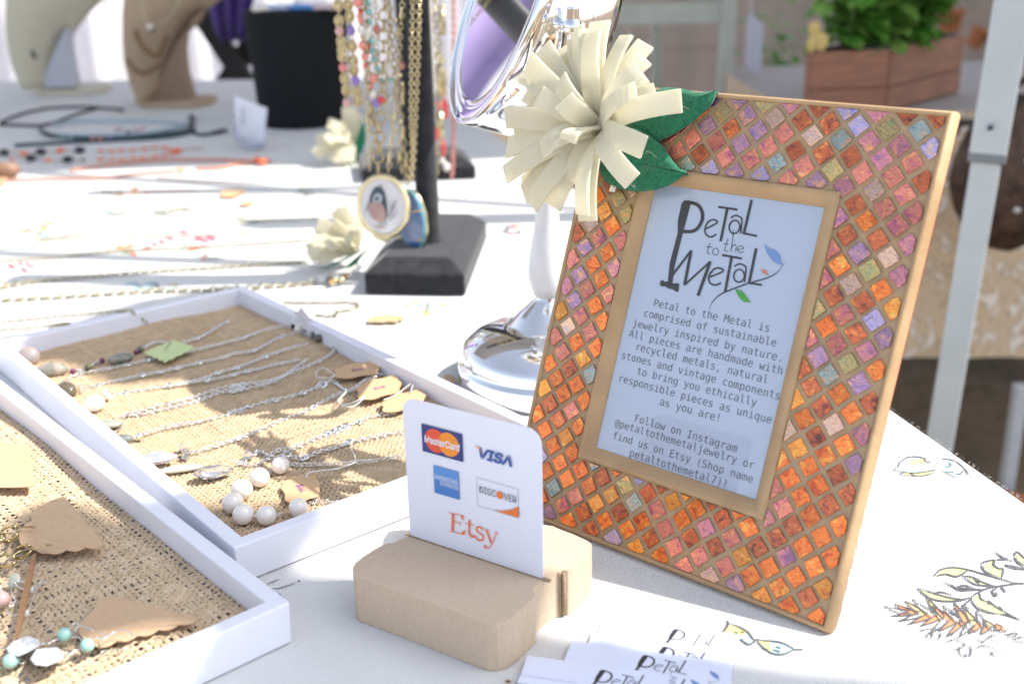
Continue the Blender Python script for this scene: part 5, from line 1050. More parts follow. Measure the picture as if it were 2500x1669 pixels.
# bird cameo
ZV = zm(650, 380, 3.016); cc = aty(*ZV(862, 372), yb-.012); k = px_m(cc)/3.016; CXv = Vector((.97, -.16, -.12)).normalized(); CYv = Vector((.10, .20, 1)); CYv = (CYv-CXv*CYv.dot(CXv)).normalized(); CNv = CYv.cross(CXv)*1.0
if CNv.y > 0: CNv = -CNv
t = thing("cameo_pendant", tuple(cc), "white oval cameo pendant showing a dark headed bird, in a twisted gold rim", "pendant")
def cq(x, y, h_): return cc+CXv*((x-862)*k)-CYv*((y-372)*k)+CNv*h_
tw = -.28; b = MB(); E_ = [cq(862+dx, 372+dy, .001) for dx, dy in ell(0, 0, 182, 216, tw, 72)[:-1]]; b.tube(E_, [.0026+.0006*(i % 2) for i in range(72)], 8, closed=True); part(t, "gold_rim", GOLDM, b)
for i, (dx, dy) in enumerate(ell(0, 0, 196, 230, tw, 40)[:-1]): b = MB(); b.ball(cq(862+dx, 372+dy, .0), .0015, nu=8, nv=6); part(t, "rim_bead", GOLDM, b)
b = MB(); b.add([cq(862+dx, 372+dy, .0012) for dx, dy in ell(0, 0, 172, 206, tw, 40)[:-1]], [tuple(range(40))]); part(t, "white_face", flat("porcelain", (.70, .66, .66), .15, coat=.8), b, solid=.001)
BM = [flat("bird_slate", (.045, .075, .09), .4), flat("bird_rust", (.42, .27, .24), .4), flat("bird_grey", (.36, .40, .42), .4), flat("twig", (.25, .26, .25), .5)]
b = MB()
def cpoly(pl, m_, e): b.add([cq(x, y, .0040+e) for x, y in sc2(pl+[pl[0]], 3)[:-1]], [tuple(range(len(sc2(pl+[pl[0]], 3))-1))], mi=m_)
cpoly([(765,300),(790,245),(830,235),(865,270),(890,340),(905,420),(895,470),(840,450),(790,400),(765,350)], 0, 0)
cpoly([(790,300),(820,280),(855,300),(850,345),(810,360),(785,340)], 2, .0002); cpoly([(770,355),(850,350),(885,400),(895,460),(870,490),(820,480),(775,440),(760,390)], 1, .0003)
cpoly([(800,315),(820,310),(828,330),(808,335)], 0, .0005); cpoly([(845,480),(900,470),(905,500),(860,520)], 2, .0002); cpoly([(740,440),(760,400),(765,330),(748,380)], 3, .0002); cpoly([(920,300),(935,360),(960,300),(950,380),(915,460),(925,380)], 3, .0002); cpoly([(940,440),(985,380),(960,430),(925,480)], 3, .0003); cpoly([(800,515),(900,520),(930,512),(860,535)], 1, .0002); cpoly([(825,235),(835,212),(842,236)], 3, .0002)
part(t, "painted_bird", BM, b)
b = MB(); b.tube(curve([cq(820,585,.001), cq(850,605,.003), cq(900,612,.003), cq(940,592,.001)], 5), .0022, 8); part(t, "clasp", GOLDM, b)
# blue agate
ca = aty(*ZV(1080, 475), yb-.004); ka = px_m(ca)/3.016; AGX = Vector((.75, -.66, 0)).normalized(); 
def aq(x, y, h_): return ca+AGX*((x-1080)*ka/.75)+Vector((0, 0, 1))*(-(y-475)*ka*1.06)+Vector((-.66, -.75, 0))*h_
t = thing("agate_pendant", tuple(ca), "translucent blue agate slice pendant with teal rim and gold prongs", "pendant")
AG = bpy.data.materials.new("blue_agate"); AG.use_nodes = True; nt2 = AG.node_tree; bb = nt2.nodes["Principled BSDF"]; tcx = nt2.nodes.new("ShaderNodeTexCoord"); sx_ = nt2.nodes.new("ShaderNodeSeparateXYZ"); nz = nt2.nodes.new("ShaderNodeTexNoise"); nz.inputs["Scale"].default_value = 40; ad = nt2.nodes.new("ShaderNodeMath"); ad.operation = 'MULTIPLY_ADD'; ad.inputs[1].default_value = .012
cr = nt2.nodes.new("ShaderNodeValToRGB"); mr = nt2.nodes.new("ShaderNodeMapRange"); mr.inputs[1].default_value = -.034; mr.inputs[2].default_value = .03
for a_, c_ in ((tcx.outputs["Object"], sx_.inputs[0]), (tcx.outputs["Object"], nz.inputs["Vector"]), (nz.outputs[0], ad.inputs[0]), (sx_.outputs[2], ad.inputs[2]), (ad.outputs[0], mr.inputs[0]), (mr.outputs[0], cr.inputs[0]), (cr.outputs[0], bb.inputs["Base Color"])): nt2.links.new(a_, c_)
e = cr.color_ramp.elements; e[0].position = .12; e[0].color = (.01, .05, .22, 1); e[1].position = .95; e[1].color = (.12, .24, .48, 1); x_ = e.new(.24); x_.color = (.02, .12, .34, 1); x_ = e.new(.30); x_.color = (.24, .32, .50, 1); x_ = e.new(.6); x_.color = (.16, .24, .46, 1)
bb.inputs["Roughness"].default_value = .12; bb.inputs["Coat Weight"].default_value = .7; bb.inputs["Subsurface Weight"].default_value = .2; bb.inputs["Subsurface Radius"].default_value = (.01, .02, .03)
o_ = [(x, y) for x, y in sc2([(1000,290),(1040,272),(1090,275),(1130,320),(1165,400),(1175,500),(1165,590),(1140,650),(1090,685),(1040,660),(1000,610),(975,520),(970,400),(985,330),(1000,290)], 4)[:-1]]
n = len(o_); cx0, cy0 = 1080, 475; b = MB(); vs = [aq(*p, -.003) for p in o_]+[aq(*p, .002) for p in o_]+[aq(cx0+(x-cx0)*.86, cy0+(y-cy0)*.92, .0035) for x, y in o_]
b.add(vs, [(i, n+i, n+(i+1) % n, (i+1) % n) for i in range(n)]+[(n+i, 2*n+i, 2*n+(i+1) % n, n+(i+1) % n) for i in range(n)]+[tuple(range(2*n, 3*n))[::-1]]); part(t, "agate_slice", AG, b)
b = MB(); b.tube([aq(cx0+(x-cx0)*.99, cy0+(y-cy0)*.99, .0012) for x, y in o_], .0016, 6, closed=True); part(t, "teal_rim", flat("teal_rim", (.18, .42, .46), .2, coat=.8), b)
b = MB(); b.tube([aq(cx0+(x-cx0)*1.03, cy0+(y-cy0)*1.02, -.0022) for x, y in o_], .0010, 6, closed=True); part(t, "gold_rim", GOLDM, b)
for a_ in (((1170,385),(1110,405)),((1165,595),(1125,603)),((965,620),(1010,607)),((1040,275),(1050,240))): b = MB(); b.tube([aq(*a_[0], .002), aq(*a_[1], .0045)], .0011, 6); part(t, "prong", GOLDM, b)

# ================================================================== SMALL FELT FLOWERS ON THE TABLE
def smallflower(lab, tips, c, y, leaves, wd_=.011, gr="small cream felt flowers lying on the cloth"):
    C0 = aty(c[0], c[1], y); t = thing("felt_flower", tuple(C0), lab, "flower", gr); q = random.Random(int(c[0]))
    for (x, yy, dy) in tips:
        T_ = aty(x, yy, y+dy); 
        if T_.z < .004: T_ = at(x, yy, .004)
        d = T_-C0; vn = (-fw+Vector((q.uniform(-.4, .4), 0, q.uniform(-.3, .5)))).normalized(); b = MB(); strip(b, C0, C0+d*.25+Vector((0, 0, .006)), C0+d*.65+Vector((0, 0, .008)), T_, wd_, .0022, q.uniform(-.4, .4), vn); part(t, "petal", FELT, b)
    for lf in leaves:
        b = MB(); vs = [aty(x, yy, y-.01) for x, yy in sc2(lf+[lf[0]], 3)[:-1]]; vs = [v if v.z > .002 else Vector((v.x, v.y, .002)) for v in vs]; b.add(vs, [tuple(range(len(vs)))]); part(t, "leaf", GFELT, b, solid=.002)
    return t
yA = at(840, 400).y; yB = at(850, 650).y
smallflower("cream felt flower with green leaf behind the hanging chains, farther one", [(800,300,0),(812,312,-.02),(850,262,0),(862,268,.02),(880,280,.01),(790,365,-.01),(770,380,-.02),(815,395,-.03),(830,345,-.04),(800,345,-.03),(845,290,0),(775,345,.01),(850,395,-.03),(890,330,.02),(825,400,-.02)], (855,345), yA, [[(885,290),(893,330),(885,370),(860,412),(842,405),(845,380),(870,340)]], .020)
smallflower("cream felt flower with green leaf stems beside the velvet base, nearer one", [(818,512,0),(832,508,.01),(790,560,0),(775,545,-.01),(760,590,-.02),(750,610,-.02),(755,628,-.03),(770,570,.01),(850,525,.01),(870,520,.02),(845,590,-.03),(800,600,-.03),(780,640,-.03),(860,560,-.02),(812,548,-.01),(880,545,.02)], (868,615), yB, [[(900,598),(860,625),(800,655),(770,665),(820,640),(880,610)], [(905,600),(880,630),(845,675),(825,678),(850,645)]], .013)
# glass and metal clasp pieces by the nearer flower
ZS = zm(0, 400, 2.61)
t = thing("beaded_clasp", tuple(at(*ZS(2110, 740))), "clear and amber beaded clasp ending the thick brass chain", "necklace clasp")
for i, (x, yy, r_, m_) in enumerate([(2040,735,22,CRYS),(2070,720,24,CRYS),(2105,735,26,GSTONE),(2130,745,24,BRASS),(2150,725,22,CRYS),(2175,740,20,GOLDM),(2200,715,22,KRAFTL),(2230,705,16,CRYS),(2255,690,17,PEARL),(2275,675,18,CRYS),(2300,655,16,CRYS),(2290,640,18,SILVER),(2110,755,16,MATS["amber_stone"])]):
    c = at(*ZS(x, yy), .006); b = MB(); b.ball(c, r_*px_m(c)/2.61, nu=10, nv=8, wob=.05); part(t, "bead", m_, b)

# ================================================================== CHAINS AND TAGS ON THE CLOTH
ABR = mat("aged_brass", (.56, .50, .33), .35, 1.0, col2=(.42, .37, .24), vscale=300)
GC = "long chains laid across the white cloth"
def tchain(lab, pts, ln=.006, wd=.0042, wr=.0008, m=None, z=.0022, grp=GC, name="necklace"):
    P = [at(*ZS(*p[:2]), p[2] if len(p) > 2 else z) for p in pts]; c = P[len(P)//2]; t = thing(name, tuple(c), lab, "necklace", grp); b = MB(); chain(b, P, ln*.9, wd*.85, wr*.75, roll=.6, n=8, k=4); part(t, "chain", m or ABR, b); return t
tchain("thick brass chain just behind the far tray rim", [(-60,875),(0,870),(450,845),(900,815),(1100,808),(1450,797),(1900,770),(2030,752)], .0085, .0062, .0013)
tchain("rope chain above the thick one, running to the cream flower", [(-60,800),(0,790),(260,745),(600,715),(900,690),(1500,652),(1950,622)], .0070, .0050, .0011)
tchain("dark chain crossing the pink print from the left edge", [(-60,622),(0,618),(400,590),(700,557),(1150,535),(1500,515),(1970,485)], .0065, .0048, .0009)
tchain("fine chain fourth from the tray, ending at the felt flower", [(0,540),(120,515),(240,490),(600,465),(1000,460),(1450,450),(1950,430)], .0055, .0040, .0007)
tchain("fine chain fifth from the tray, passing a blue yellow print", [(240,482),(600,430),(1000,402),(1500,370),(1800,355),(2050,345)], .0055, .0040, .0007)
tchain("loose short chain sixth from the tray with a kraft tag", [(450,385),(700,378),(900,350),(1120,300),(1160,285),(1200,298),(1300,305),(1420,285),(1530,262)], .0050, .0036, .0006)
tchain("faint chain seventh from the tray at the left edge", [(0,455),(150,425),(330,372),(560,345),(760,318),(1000,300),(1270,265)], .0050, .0036, .0006)
tchain("chain hanging over the far wall of the necklace tray", [(0,1005),(200,985),(400,965),(620,945),(780,938),(840,942,.0235),(870,965,.0200),(920,1000,.015),(960,1005,.012)], .0055, .0040, .0007)
tchain("chain lying closest to the far tray wall at left", [(-40,1062),(0,1056),(200,1040),(330,1030),(430,1018,.0225),(445,1040,.020),(435,1100,.013)], .0050, .0036, .0006)
t = tchain("short brass bar chain bent round beside the tray clasp", [(1810,882),(1950,884),(2120,882),(2240,880),(2275,890),(2285,908),(2230,930),(2160,935),(2140,945),(2150,965),(2080,968),(1980,960)], .0095, .0030, .0010)
CORD_G = "cord and bead necklaces on the shaded back of the table"
ZQ = zm(0, 0, 2.61)
def cord(lab, lines, m, r=.0022, beads=(), z=.003, grp=CORD_G):
    P = [[at(*ZQ(*p), z) for p in l] for l in lines]; t = thing("necklace", tuple(P[0][len(P[0])//2]), lab, "necklace", grp)
    for l in P: b = MB(); b.tube(curve(l, 6), r, 6); part(t, "cord", m, b)
    for bm, x, yy, rx in beads: c = at(*ZQ(x, yy), .007); b = MB(); b.ball(c, rx*px_m(c)/2.61, (1, 1, .6), nu=14, nv=8); part(t, "bead", bm, b)
    return t
DKC = flat("dark_cord", (.05, .035, .035), .7); TEALC = flat("teal_cord", (.03, .06, .07), .6); LBL = flat("pale_blue_cord", (.36, .45, .50), .6); REDO = flat("orange_red_bead", (.85, .15, .04), .4, coat=.4); BLKB = flat("black_disc", (.02, .02, .028), .4, coat=.3); BRC = flat("tan_cord", (.42, .30, .18), .7); CORD2 = flat("salmon_cord", (.60, .28, .20), .7)
cord("dark brown cord loop just in front of the cream bust", [[(0,785),(60,755),(180,715),(300,692),(450,683),(600,683),(680,692),(790,697)], [(0,795),(120,797),(250,800),(360,778),(450,742),(540,712),(620,690)]], DKC, .0028, [(OLVB,745,690,14),(BLKB,775,700,20)])
cord("teal black necklace loop with pale blue strap and red beads", [[(255,800),(270,840),(330,866),(430,875),(600,880),(850,872),(1050,852),(1180,835),(1225,800),(1222,735)], [(1230,845),(1290,860),(1370,845),(1445,828)], [(95,928),(350,912),(600,900),(800,890),(1000,880),(1150,860),(1220,835)]], TEALC, .0034, [(BLKB,1222,750,24),(BLKB,1222,790,22),(BLKB,1228,830,24),(BLKB,290,850,22),(BLKB,325,860,18),(TURQ,400,868,14),(TURQ,450,872,14),(CORAL,590,885,16),(CORAL,640,885,16),(VIOB,700,878,16),(BLKB,1380,840,22),(BLKB,1410,832,18)])
cord("pale blue flat strap inside the dark necklace loop", [[(330,800),(500,775),(700,775),(900,772),(1100,785),(1190,800)], [(340,865),(600,868),(850,862),(1050,830),(1190,800)]], LBL, .0040)
cord("necklace of black discs and orange beads at the left edge", [[(-20,975),(120,1000),(300,1020),(520,1020)], [(-20,960),(250,968),(400,955),(520,955)]], BRC, .0010, [(BLKB,25,970,34),(BLKB,195,1005,36),(BLKB,260,965,36),(BLKB,430,1015,36),(BLKB,508,955,36),(REDO,150,978,24),(REDO,385,958,26),(REDO,310,1020,20),(CORAL,75,1020,18),(OLVB,530,1020,18)])
cord("orange bead strand doubling back to a coral clasp", [[(615,962),(800,956),(1000,940),(1130,955)], [(615,1018),(780,1016),(1000,1000),(1130,965)], [(1130,955),(1220,948),(1295,950)]], BRC, .0012, [(REDO,x,yy,17) for x,yy in ((640,960),(710,963),(770,955),(845,955),(920,950),(985,940),(1050,942),(1085,955),(640,1016),(715,1018),(780,1018),(850,1008),(910,1008),(985,1000),(1050,990),(1100,978))]+[(REDO,1130,960,28)])
cord("salmon cord ending in an orange star charm", [[(450,1085),(600,1060),(800,1040),(1000,1022),(1250,1017),(1450,1020),(1600,1025),(1720,1022)], [(1250,1075),(1400,1068),(1520,1045),(1640,1030)]], CORD2, .0024, [(REDO,1640,1015,26),(REDO,1670,1030,30),(REDO,1700,1020,16)], grp=CORD_G)
cord("salmon cord with a small tan charm below the first one", [[(0,1150),(300,1140),(640,1135),(850,1110),(1000,1098),(1120,1090)]], CORD2, .0022, [(KRAFTL,1150,1085,26),(CORAL,1180,1078,14)])
cord("thin salmon cord lying in the sunlit strip", [[(1000,1130),(1200,1145),(1400,1155),(1600,1162),(1890,1160)], [(300,1270),(360,1272),(400,1285),(520,1285),(640,1270),(800,1240),(1000,1215),(1250,1210)]], flat("faded_cord", (.55,.36,.30), .7), .0012)
t = thing("wooden_hair_stick", tuple(at(*ZQ(60, 1090))), "rounded brown wooden piece cut by the left edge of the photo", "wooden piece"); b = MB(); b.tube([at(*ZQ(-60,1085), .012), at(*ZQ(30,1085), .012), at(*ZQ(100,1083), .011), at(*ZQ(128,1082), .010)], [.012, .012, .010, .003], 12); part(t, "stick", mat("brown_wood", (.30, .17, .11), .5, var=.3, vscale=60), b)
def looset(lab, pl, Zf=ZQ, m=None, grp="small kraft tags lying on the cloth"):
    c = at(*Zf(sum(p[0] for p in pl)/len(pl), sum(p[1] for p in pl)/len(pl)), .003); t = thing("paper_tag", tuple(c), lab, "paper tag", grp); b = MB(); vs = [at(*Zf(*p), .003) for p in sc2(pl+[pl[0]], 3)[:-1]]; n = len(vs)
    b.add(vs+[v+Vector((0, 0, .0006)) for v in vs], [tuple(range(n)), tuple(range(2*n-1, n-1, -1))]+[(i, n+i, n+(i+1) % n, (i+1) % n) for i in range(n)]); part(t, "paper", m or KRAFTL, b)
looset("kraft tag with scalloped ends alone in the sun before the velvet base", [(748,1208),(760,1195),(800,1180),(850,1180),(880,1172),(960,1180),(1000,1178),(1018,1192),(1005,1208),(975,1212),(960,1228),(900,1222),(860,1230),(800,1225),(755,1228)], ZV)
looset("orange kraft leaf tag in the upper middle of the cloth", [(1400,1255),(1420,1215),(1500,1205),(1560,1215),(1530,1240),(1480,1258)])
looset("smaller orange kraft tag below the leaf shaped one", [(1530,1305),(1545,1285),(1600,1280),(1620,1290),(1600,1308),(1560,1312)])
looset("tan tag corner at the left edge near the wooden stick", [(-20,1140),(0,1118),(40,1130),(45,1155),(20,1178),(-20,1178)])
looset("rust kraft tag peeping out behind the tray beside the mirror foot", [(1985,820),(2010,808),(2060,810),(2090,830),(2100,870),(2060,865),(2020,840)], Z2)

# ================================================================== TABLETOP MIRROR
MO = at(1340, 926); MD = MO.y
t = thing("vanity_mirror", tuple(MO), "tilted chrome vanity mirror on a white and chrome pedestal behind the frame", "mirror")
b = MB(); b.lathe([(.0690, .0006), (.0695, .002), (.0695, .014), (.0685, .0165), (.0655, .018), (.0655, .0195), (.0675, .0215), (.0670, .0265), (.0640, .0310), (.0560, .0370), (.0450, .0415), (.0345, .0445), (.0300, .0455), (.0285, .0470), (.0270, .0490), (.0215, .0550), (.0150, .0610), (.0105, .0650), (.0085, .0675), (.0085, .069)], MO, n=96); part(t, "chrome_base", CHROME, b)
b = MB(); b.lathe([(.0085, .0675), (.0105, .0690), (.0130, .074), (.0144, .081), (.0143, .088), (.0133, .098), (.0115, .110), (.0095, .122), (.0083, .135), (.0078, .150), (.0078, .162)], MO, n=48); part(t, "white_column", ENAMEL, b)
b = MB(); b.lathe([(.0090, .160), (.0100, .163), (.0100, .169), (.0070, .173), (.0055, .180)], MO, n=40); part(t, "chrome_collar", CHROME, b)
MC = aty(1226, 20, MD); vdir = (MC-CAM).normalized(); rtc = rt; upc = up
aa = R(21); bx = (rtc*math.cos(aa)-upc*math.sin(aa)); MN = (-bx*math.sqrt(1-.37**2)-vdir*.37).normalized(); RM = .083
MX = MN.cross(Vector((0, 0, 1))).normalized()
b = MB(); b.lathe([(RM*.80, -.0005), (RM*.80, 0.0)], MC, MN, 96, cap=False); b.lathe([(0.0001, .0012), (RM*.80, .0012)], MC, MN, 96, cap=False); part(t, "mirror_glass", MIRR, b)
b = MB(); b.lathe([(RM*.79, .0008), (RM*.80, .0016), (RM*.86, .0022), (RM*.93, .0010), (RM*.965, .0030), (RM*.99, .0045), (RM, .0040), (RM*1.005, .0010), (RM, -.003), (RM*.985, -.006)], MC, MN, 96, cap=False); part(t, "bevelled_rim", CHROME, b)
b = MB(); b.lathe([(RM*.985, -.006), (RM*.99, -.010), (RM*.975, -.030), (RM*.93, -.048), (RM*.80, -.058), (RM*.5, -.062), (.0001, -.063)], MC, MN, 96, cap=False); part(t, "chrome_shell", CHROME, b)
YC = Vector((MO.x, MO.y, MO.z)); piv = [MC+MX*(RM+.010)-MN*.02, MC-MX*(RM+.010)-MN*.02]; low = Vector((MO.x, MO.y, .182))
for pv in piv:
    b = MB(); mid1 = low+(pv-low)*.45; mid1.z = low.z+.012; mid2 = pv.copy(); mid2.z = low.z+(pv.z-low.z)*.45; b.tube(curve([low, mid1, mid2, pv, pv+Vector((0, 0, .012))], 10), .0042, 12); part(t, "yoke_arm", CHROME, b)
    b = MB(); b.ball(pv, .0065, nu=16, nv=10); b.tube([pv, pv+(MC-MN*.02-pv).normalized()*.013], .003, 10); part(t, "pivot_knob", CHROME, b)

# ================================================================== BLACK CYLINDER WITH BRACELETS
cb = at(745, 300); cb = Vector((cb.x, cb.y, 0)); kk = px_m(cb); rC = 106*kk; ztop = aty(745, 22, cb.y).z
t = thing("display_drum", tuple(cb), "black fabric covered drum behind the hanging necklaces", "display drum"); b = MB(); b.lathe([(rC*1.0, .0008), (rC*1.02, .004), (rC*1.07, ztop*.5), (rC*1.15, ztop-.006), (rC*1.14, ztop), (rC*1.07, ztop+.001)], cb, n=64); part(t, "drum", BLACKF, b)
BCOL = [PWH, flat("blue_bangle", (.06, .22, .55), .3, coat=.5), flat("rose_bangle", (.55, .45, .47), .3, coat=.4), flat("sky_bangle", (.35, .42, .62), .3, coat=.4)]
q = random.Random(2)
for i, (x, yy, m_, lab) in enumerate([(648,8,0,"white bracelet on top of the black drum, leftmost"), (672,14,3,"pale blue bracelet overlapping the white one on the drum"), (738,18,1,"deep blue bracelet on top of the black drum"), (790,18,2,"greyish rose bracelet on the drum beside the hanging chains")]):
    c = aty(x, yy, cb.y-rC*.85); c.z = ztop+.006; u = thing("bracelet", tuple(c), lab, "bracelet", "bracelets laid on the black drum"); b = MB(); b.tube([c+Vector((.024*math.cos(a), .024*math.sin(a)+.015, .0012*math.sin(3*a))) for a in [k*math.pi/12 for k in range(24)]], .0050, 8, closed=True); part(u, "band", BCOL[m_], b)

# ================================================================== ACRYLIC SIGN ON THE TABLE
t = thing("table_card", tuple(at(605, 365)), "small white folded price card in a clear acrylic holder", "table card"); yk = at(600, 366).y
def TP(x, yy, dy=0): return aty(x/2.61, yy/2.61, yk+dy)
ACR = mat("clear_acrylic", (.80, .82, .95), .05, trans=.9, ior=1.3)
W2 = flat("folded_card", (.72, .73, .82), .6)
b = MB(); b.add([TP(1495,612), TP(1590,650), TP(1600,950), TP(1500,880)], [(3, 2, 1, 0)]); part(t, "card_face", W2, b, solid=.002)
b = MB(); b.add([TP(1592,650), TP(1700,690), TP(1675,948,-.02), TP(1602,950)], [(3, 2, 1, 0)]); part(t, "card_side", W2, b, solid=.002)
b = MB(); b.add([TP(1480,640,-.01), TP(1486,900,-.01), TP(1580,962,-.02), TP(1692,945,-.03), TP(1690,900,-.03), TP(1590,925,-.02), TP(1500,860,-.01)], [(0, 1, 2, 6), (2, 3, 4, 5), (2, 5, 6)]); part(t, "acrylic_front", ACR, b, solid=.003)
b = MB(); 
for yy in (690, 720, 750, 775): b.add([TP(1535,yy,-.003), TP(1560,yy+8,-.003), TP(1560,yy+22,-.003), TP(1535,yy+14,-.003)], [(3, 2, 1, 0)])
part(t, "printed_lines", flat("soft_print", (.45, .46, .55), .6), b)

# ================================================================== NECKLACE BUSTS
def bust(lab, prof, Bp, base_px, mp, mbk, supp, drop=()):
    """prof: (left px, right px, py) edges of the front panel in zoom px; Bp: depth of the foot"""
    y = Bp; b = MB(); n = 10; vs = []
    t = thing("necklace_bust", tuple(aty(base_px[0], base_px[2], y)), lab, "necklace bust", "neck shaped necklace displays at the back of the table")
    for j, (l, r_, yy) in enumerate(prof):
        A1, B1 = aty(l/2.61, yy/2.61, y), aty(r_/2.61, yy/2.61, y); lean = .03+.20*max(0, A1.z)/.25*.5
        for i in range(n+1):
            u = i/n; p = A1*(1-u)+B1*u; p = Vector((p.x, y-lean*.2+.10*u*min(1, (B1.x-A1.x)/.1)-.030*math.sin(math.pi*u)*min(1, (B1.x-A1.x)/.1), p.z)); vs.append(p)
    m_ = len(prof); b.add(vs, [(j*(n+1)+i, j*(n+1)+i+1, (j+1)*(n+1)+i+1, (j+1)*(n+1)+i) for j in range(m_-1) for i in range(n)], True); part(t, "front_panel", mp, b, solid=-.006)
    b = MB(); S1 = [aty(x/2.61, yy/2.61, y+.03) for x, yy in supp]; n2 = len(S1); b.add(S1+[p+Vector((.0, .05, 0)) for p in S1], [tuple(range(n2)), tuple(range(2*n2-1, n2-1, -1))]+[(i, n2+i, n2+(i+1) % n2, (i+1) % n2) for i in range(n2)]); part(t, "back_support", mbk, b)
    x0, x1, yy = base_px; a, c = at(x0, yy), at(x1, yy); b = MB(); mid = (a+c)/2+Vector((0, .035, .0)); L = (c-a).length; ex = (c-a).normalized(); ey = Vector((-ex.y, ex.x, 0))
    b.prism([(-L*.5, .02), (-L*.22, -.05), (L*.40, -.055), (L*.5, -.01), (L*.42, .06), (-L*.42, .06)], mid+Vector((0, 0, .001)), ex, ey, .012); part(t, "base", mp, b, bevel=.003)
    return t, y
KB = mat("kraft_board", (.46, .34, .23), .85, var=.06, vscale=40); KBD = mat("kraft_board_shaded", (.30, .21, .14), .85, var=.1, vscale=40); CRB = mat("cream_linen", (.60, .56, .44), .9, var=.05, vscale=200); CRL = flat("pale_lining", (.50, .51, .58), .8)  # back support uses a darker kraft copy, its shade put into the colour
yk2 = at(400, 262).y-.02; yk1 = at(150, 235).y-.02
t, y = bust("kraft brown necklace bust wearing a brass collar, right of the pair", [(800,1560,-160),(810,1370,0),(800,1245,90),(798,1170,180),(798,1110,290),(802,1062,380),(815,1030,450),(838,1010,540),(865,960,610),(890,930,650)], yk2, (306,510,262), KB, KBD, [(935,640),(1020,500),(1110,300),(1240,110),(1290,60),(1240,150),(1165,220),(1155,330),(1170,470),(1195,560),(1215,640)])
BRZ = mat("dull_bronze", (.22, .14, .07), .5, .6)
def bn(lab, lines, y, m, r, drop=None):
    P = [[aty(x/2.61, yy/2.61, y) for x, yy in l] for l in lines]; u = thing("necklace", tuple(P[0][len(P[0])//2]), lab, "necklace", "necklaces worn by the busts")
    for l in P: b = MB(); b.tube(curve(l, 6), r, 8); part(u, "strand", m, b)
    if drop:
        for x, yy, sx_, sz_, m2 in drop: c = aty(x/2.61, yy/2.61, y-.008); k_ = px_m(c)/2.61; b = MB(); b.ball(c, 1, (sx_*k_, .004, sz_*k_), nu=12, nv=8); part(u, "pendant", m2, b)
bn("wide brass bib collar on the kraft bust", [[(862,190),(875,240),(900,290),(940,330),(985,352),(1015,350)], [(868,205),(885,255),(915,300),(955,338),(1010,362)], [(1015,350),(1025,310),(1045,270),(1060,225)]], yk2-.05, BRZ, .0055)
bn("thin brass necklace low on the kraft bust", [[(812,378),(835,415),(865,450),(905,466),(950,460),(990,432),(1018,405)]], yk2-.05, BRZ, .0045)
bn("silver pendant necklace high on the kraft bust", [[(905,-60),(905,0),(912,80),(935,150),(962,178)], [(1150,-60),(1140,20),(1090,100),(1030,155),(985,180)]], yk2-.05, ABR, .0016, [(958,176,24,22,PWH),(968,192,20,20,GSTONE)])
t, y = bust("cream linen necklace bust at the back left corner", [(60,800,-160),(62,600,0),(58,500,90),(55,425,180),(60,378,260),(72,330,350),(95,295,440),(120,268,510),(150,250,570)], yk1, (57,246,232), CRB, CRL, [(255,565),(300,440),(345,330),(420,180),(420,260),(430,360),(450,460),(470,555)])
bn("tiny black drop necklace on the cream bust", [[(150,60),(165,180),(185,270),(205,330)], [(420,60),(350,180),(260,280),(215,330)]], yk1-.05, flat("thread", (.55,.52,.42), .8), .0008, [(208,340,14,20,BLKB),(222,365,18,14,GSTONE),(210,150,12,10,flat("lemon_bead",(.7,.68,.35),.4))])
# ================================================================== NEIGHBOUR'S STALL
YN = 2.05
def PN(px, py, y=YN): return aty(px, py, y)
FLO = bpy.data.materials.new("beige_print_cloth"); FLO.use_nodes = True; _t = FLO.node_tree; _b = _t.nodes["Principled BSDF"]; _b.inputs["Roughness"].default_value = .95
_tc = _t.nodes.new("ShaderNodeTexCoord"); _v = _t.nodes.new("ShaderNodeTexNoise"); _v.inputs["Scale"].default_value = 13; _v.inputs["Detail"].default_value = 3; _v.inputs["Distortion"].default_value = 3.5
_c = _t.nodes.new("ShaderNodeValToRGB"); _e = _c.color_ramp.elements; _e[0].position = .47; _e[0].color = (.72, .55, .37, 1); _e[1].position = .62; _e[1].color = (.88, .80, .70, 1); _x = _e.new(.53); _x.color = (.54, .39, .25, 1)
_t.links.new(_tc.outputs["Object"], _v.inputs["Vector"]); _t.links.new(_v.outputs[0], _c.inputs[0]); _t.links.new(_c.outputs[0], _b.inputs["Base Color"])
xl = PN(1945, 275).x
nt_ = thing("neighbour_table", (1.3, 2.4, GZ), "neighbouring stall table under a beige floral tablecloth", "table"); b = MB()
zb_ = -.474; n = 60; vs = []
for i in range(n+1):
    x = xl+(2.9-xl)*i/n; w_ = .012*math.sin(x*19)+.008*math.sin(x*41); vs += [(x, YN+.02, -.002), (x, YN+w_*.4, -.03), (x, YN-.01+w_, -.25), (x, YN-.015+w_*1.3, zb_+.006*math.sin(x*30))]
b.add(vs, [(4*i+k, 4*i+4+k, 4*i+5+k, 4*i+1+k) for i in range(n) for k in range(3)], True)
b.add([(xl, YN+.02, -.002), (2.9, YN+.02, -.002), (2.9, 2.85, -.002), (xl, 2.85, -.002)], [(0, 1, 2, 3)], mi=1); b.add([(xl, YN+.02, -.002), (xl, 2.85, -.002), (xl, 2.85, zb_), (xl, YN, zb_)], [(0, 1, 2, 3)])
part(nt_, "floral_cloth", [FLO, flat("grey_topcloth", (.50, .46, .45), .9)], b)
b = MB(); b.box((xl/2+1.45, 2.44, -.03), (2.9-xl-.04, .78, .03)); part(nt_, "tabletop", flat("dark_board", (.08, .07, .06)), b)
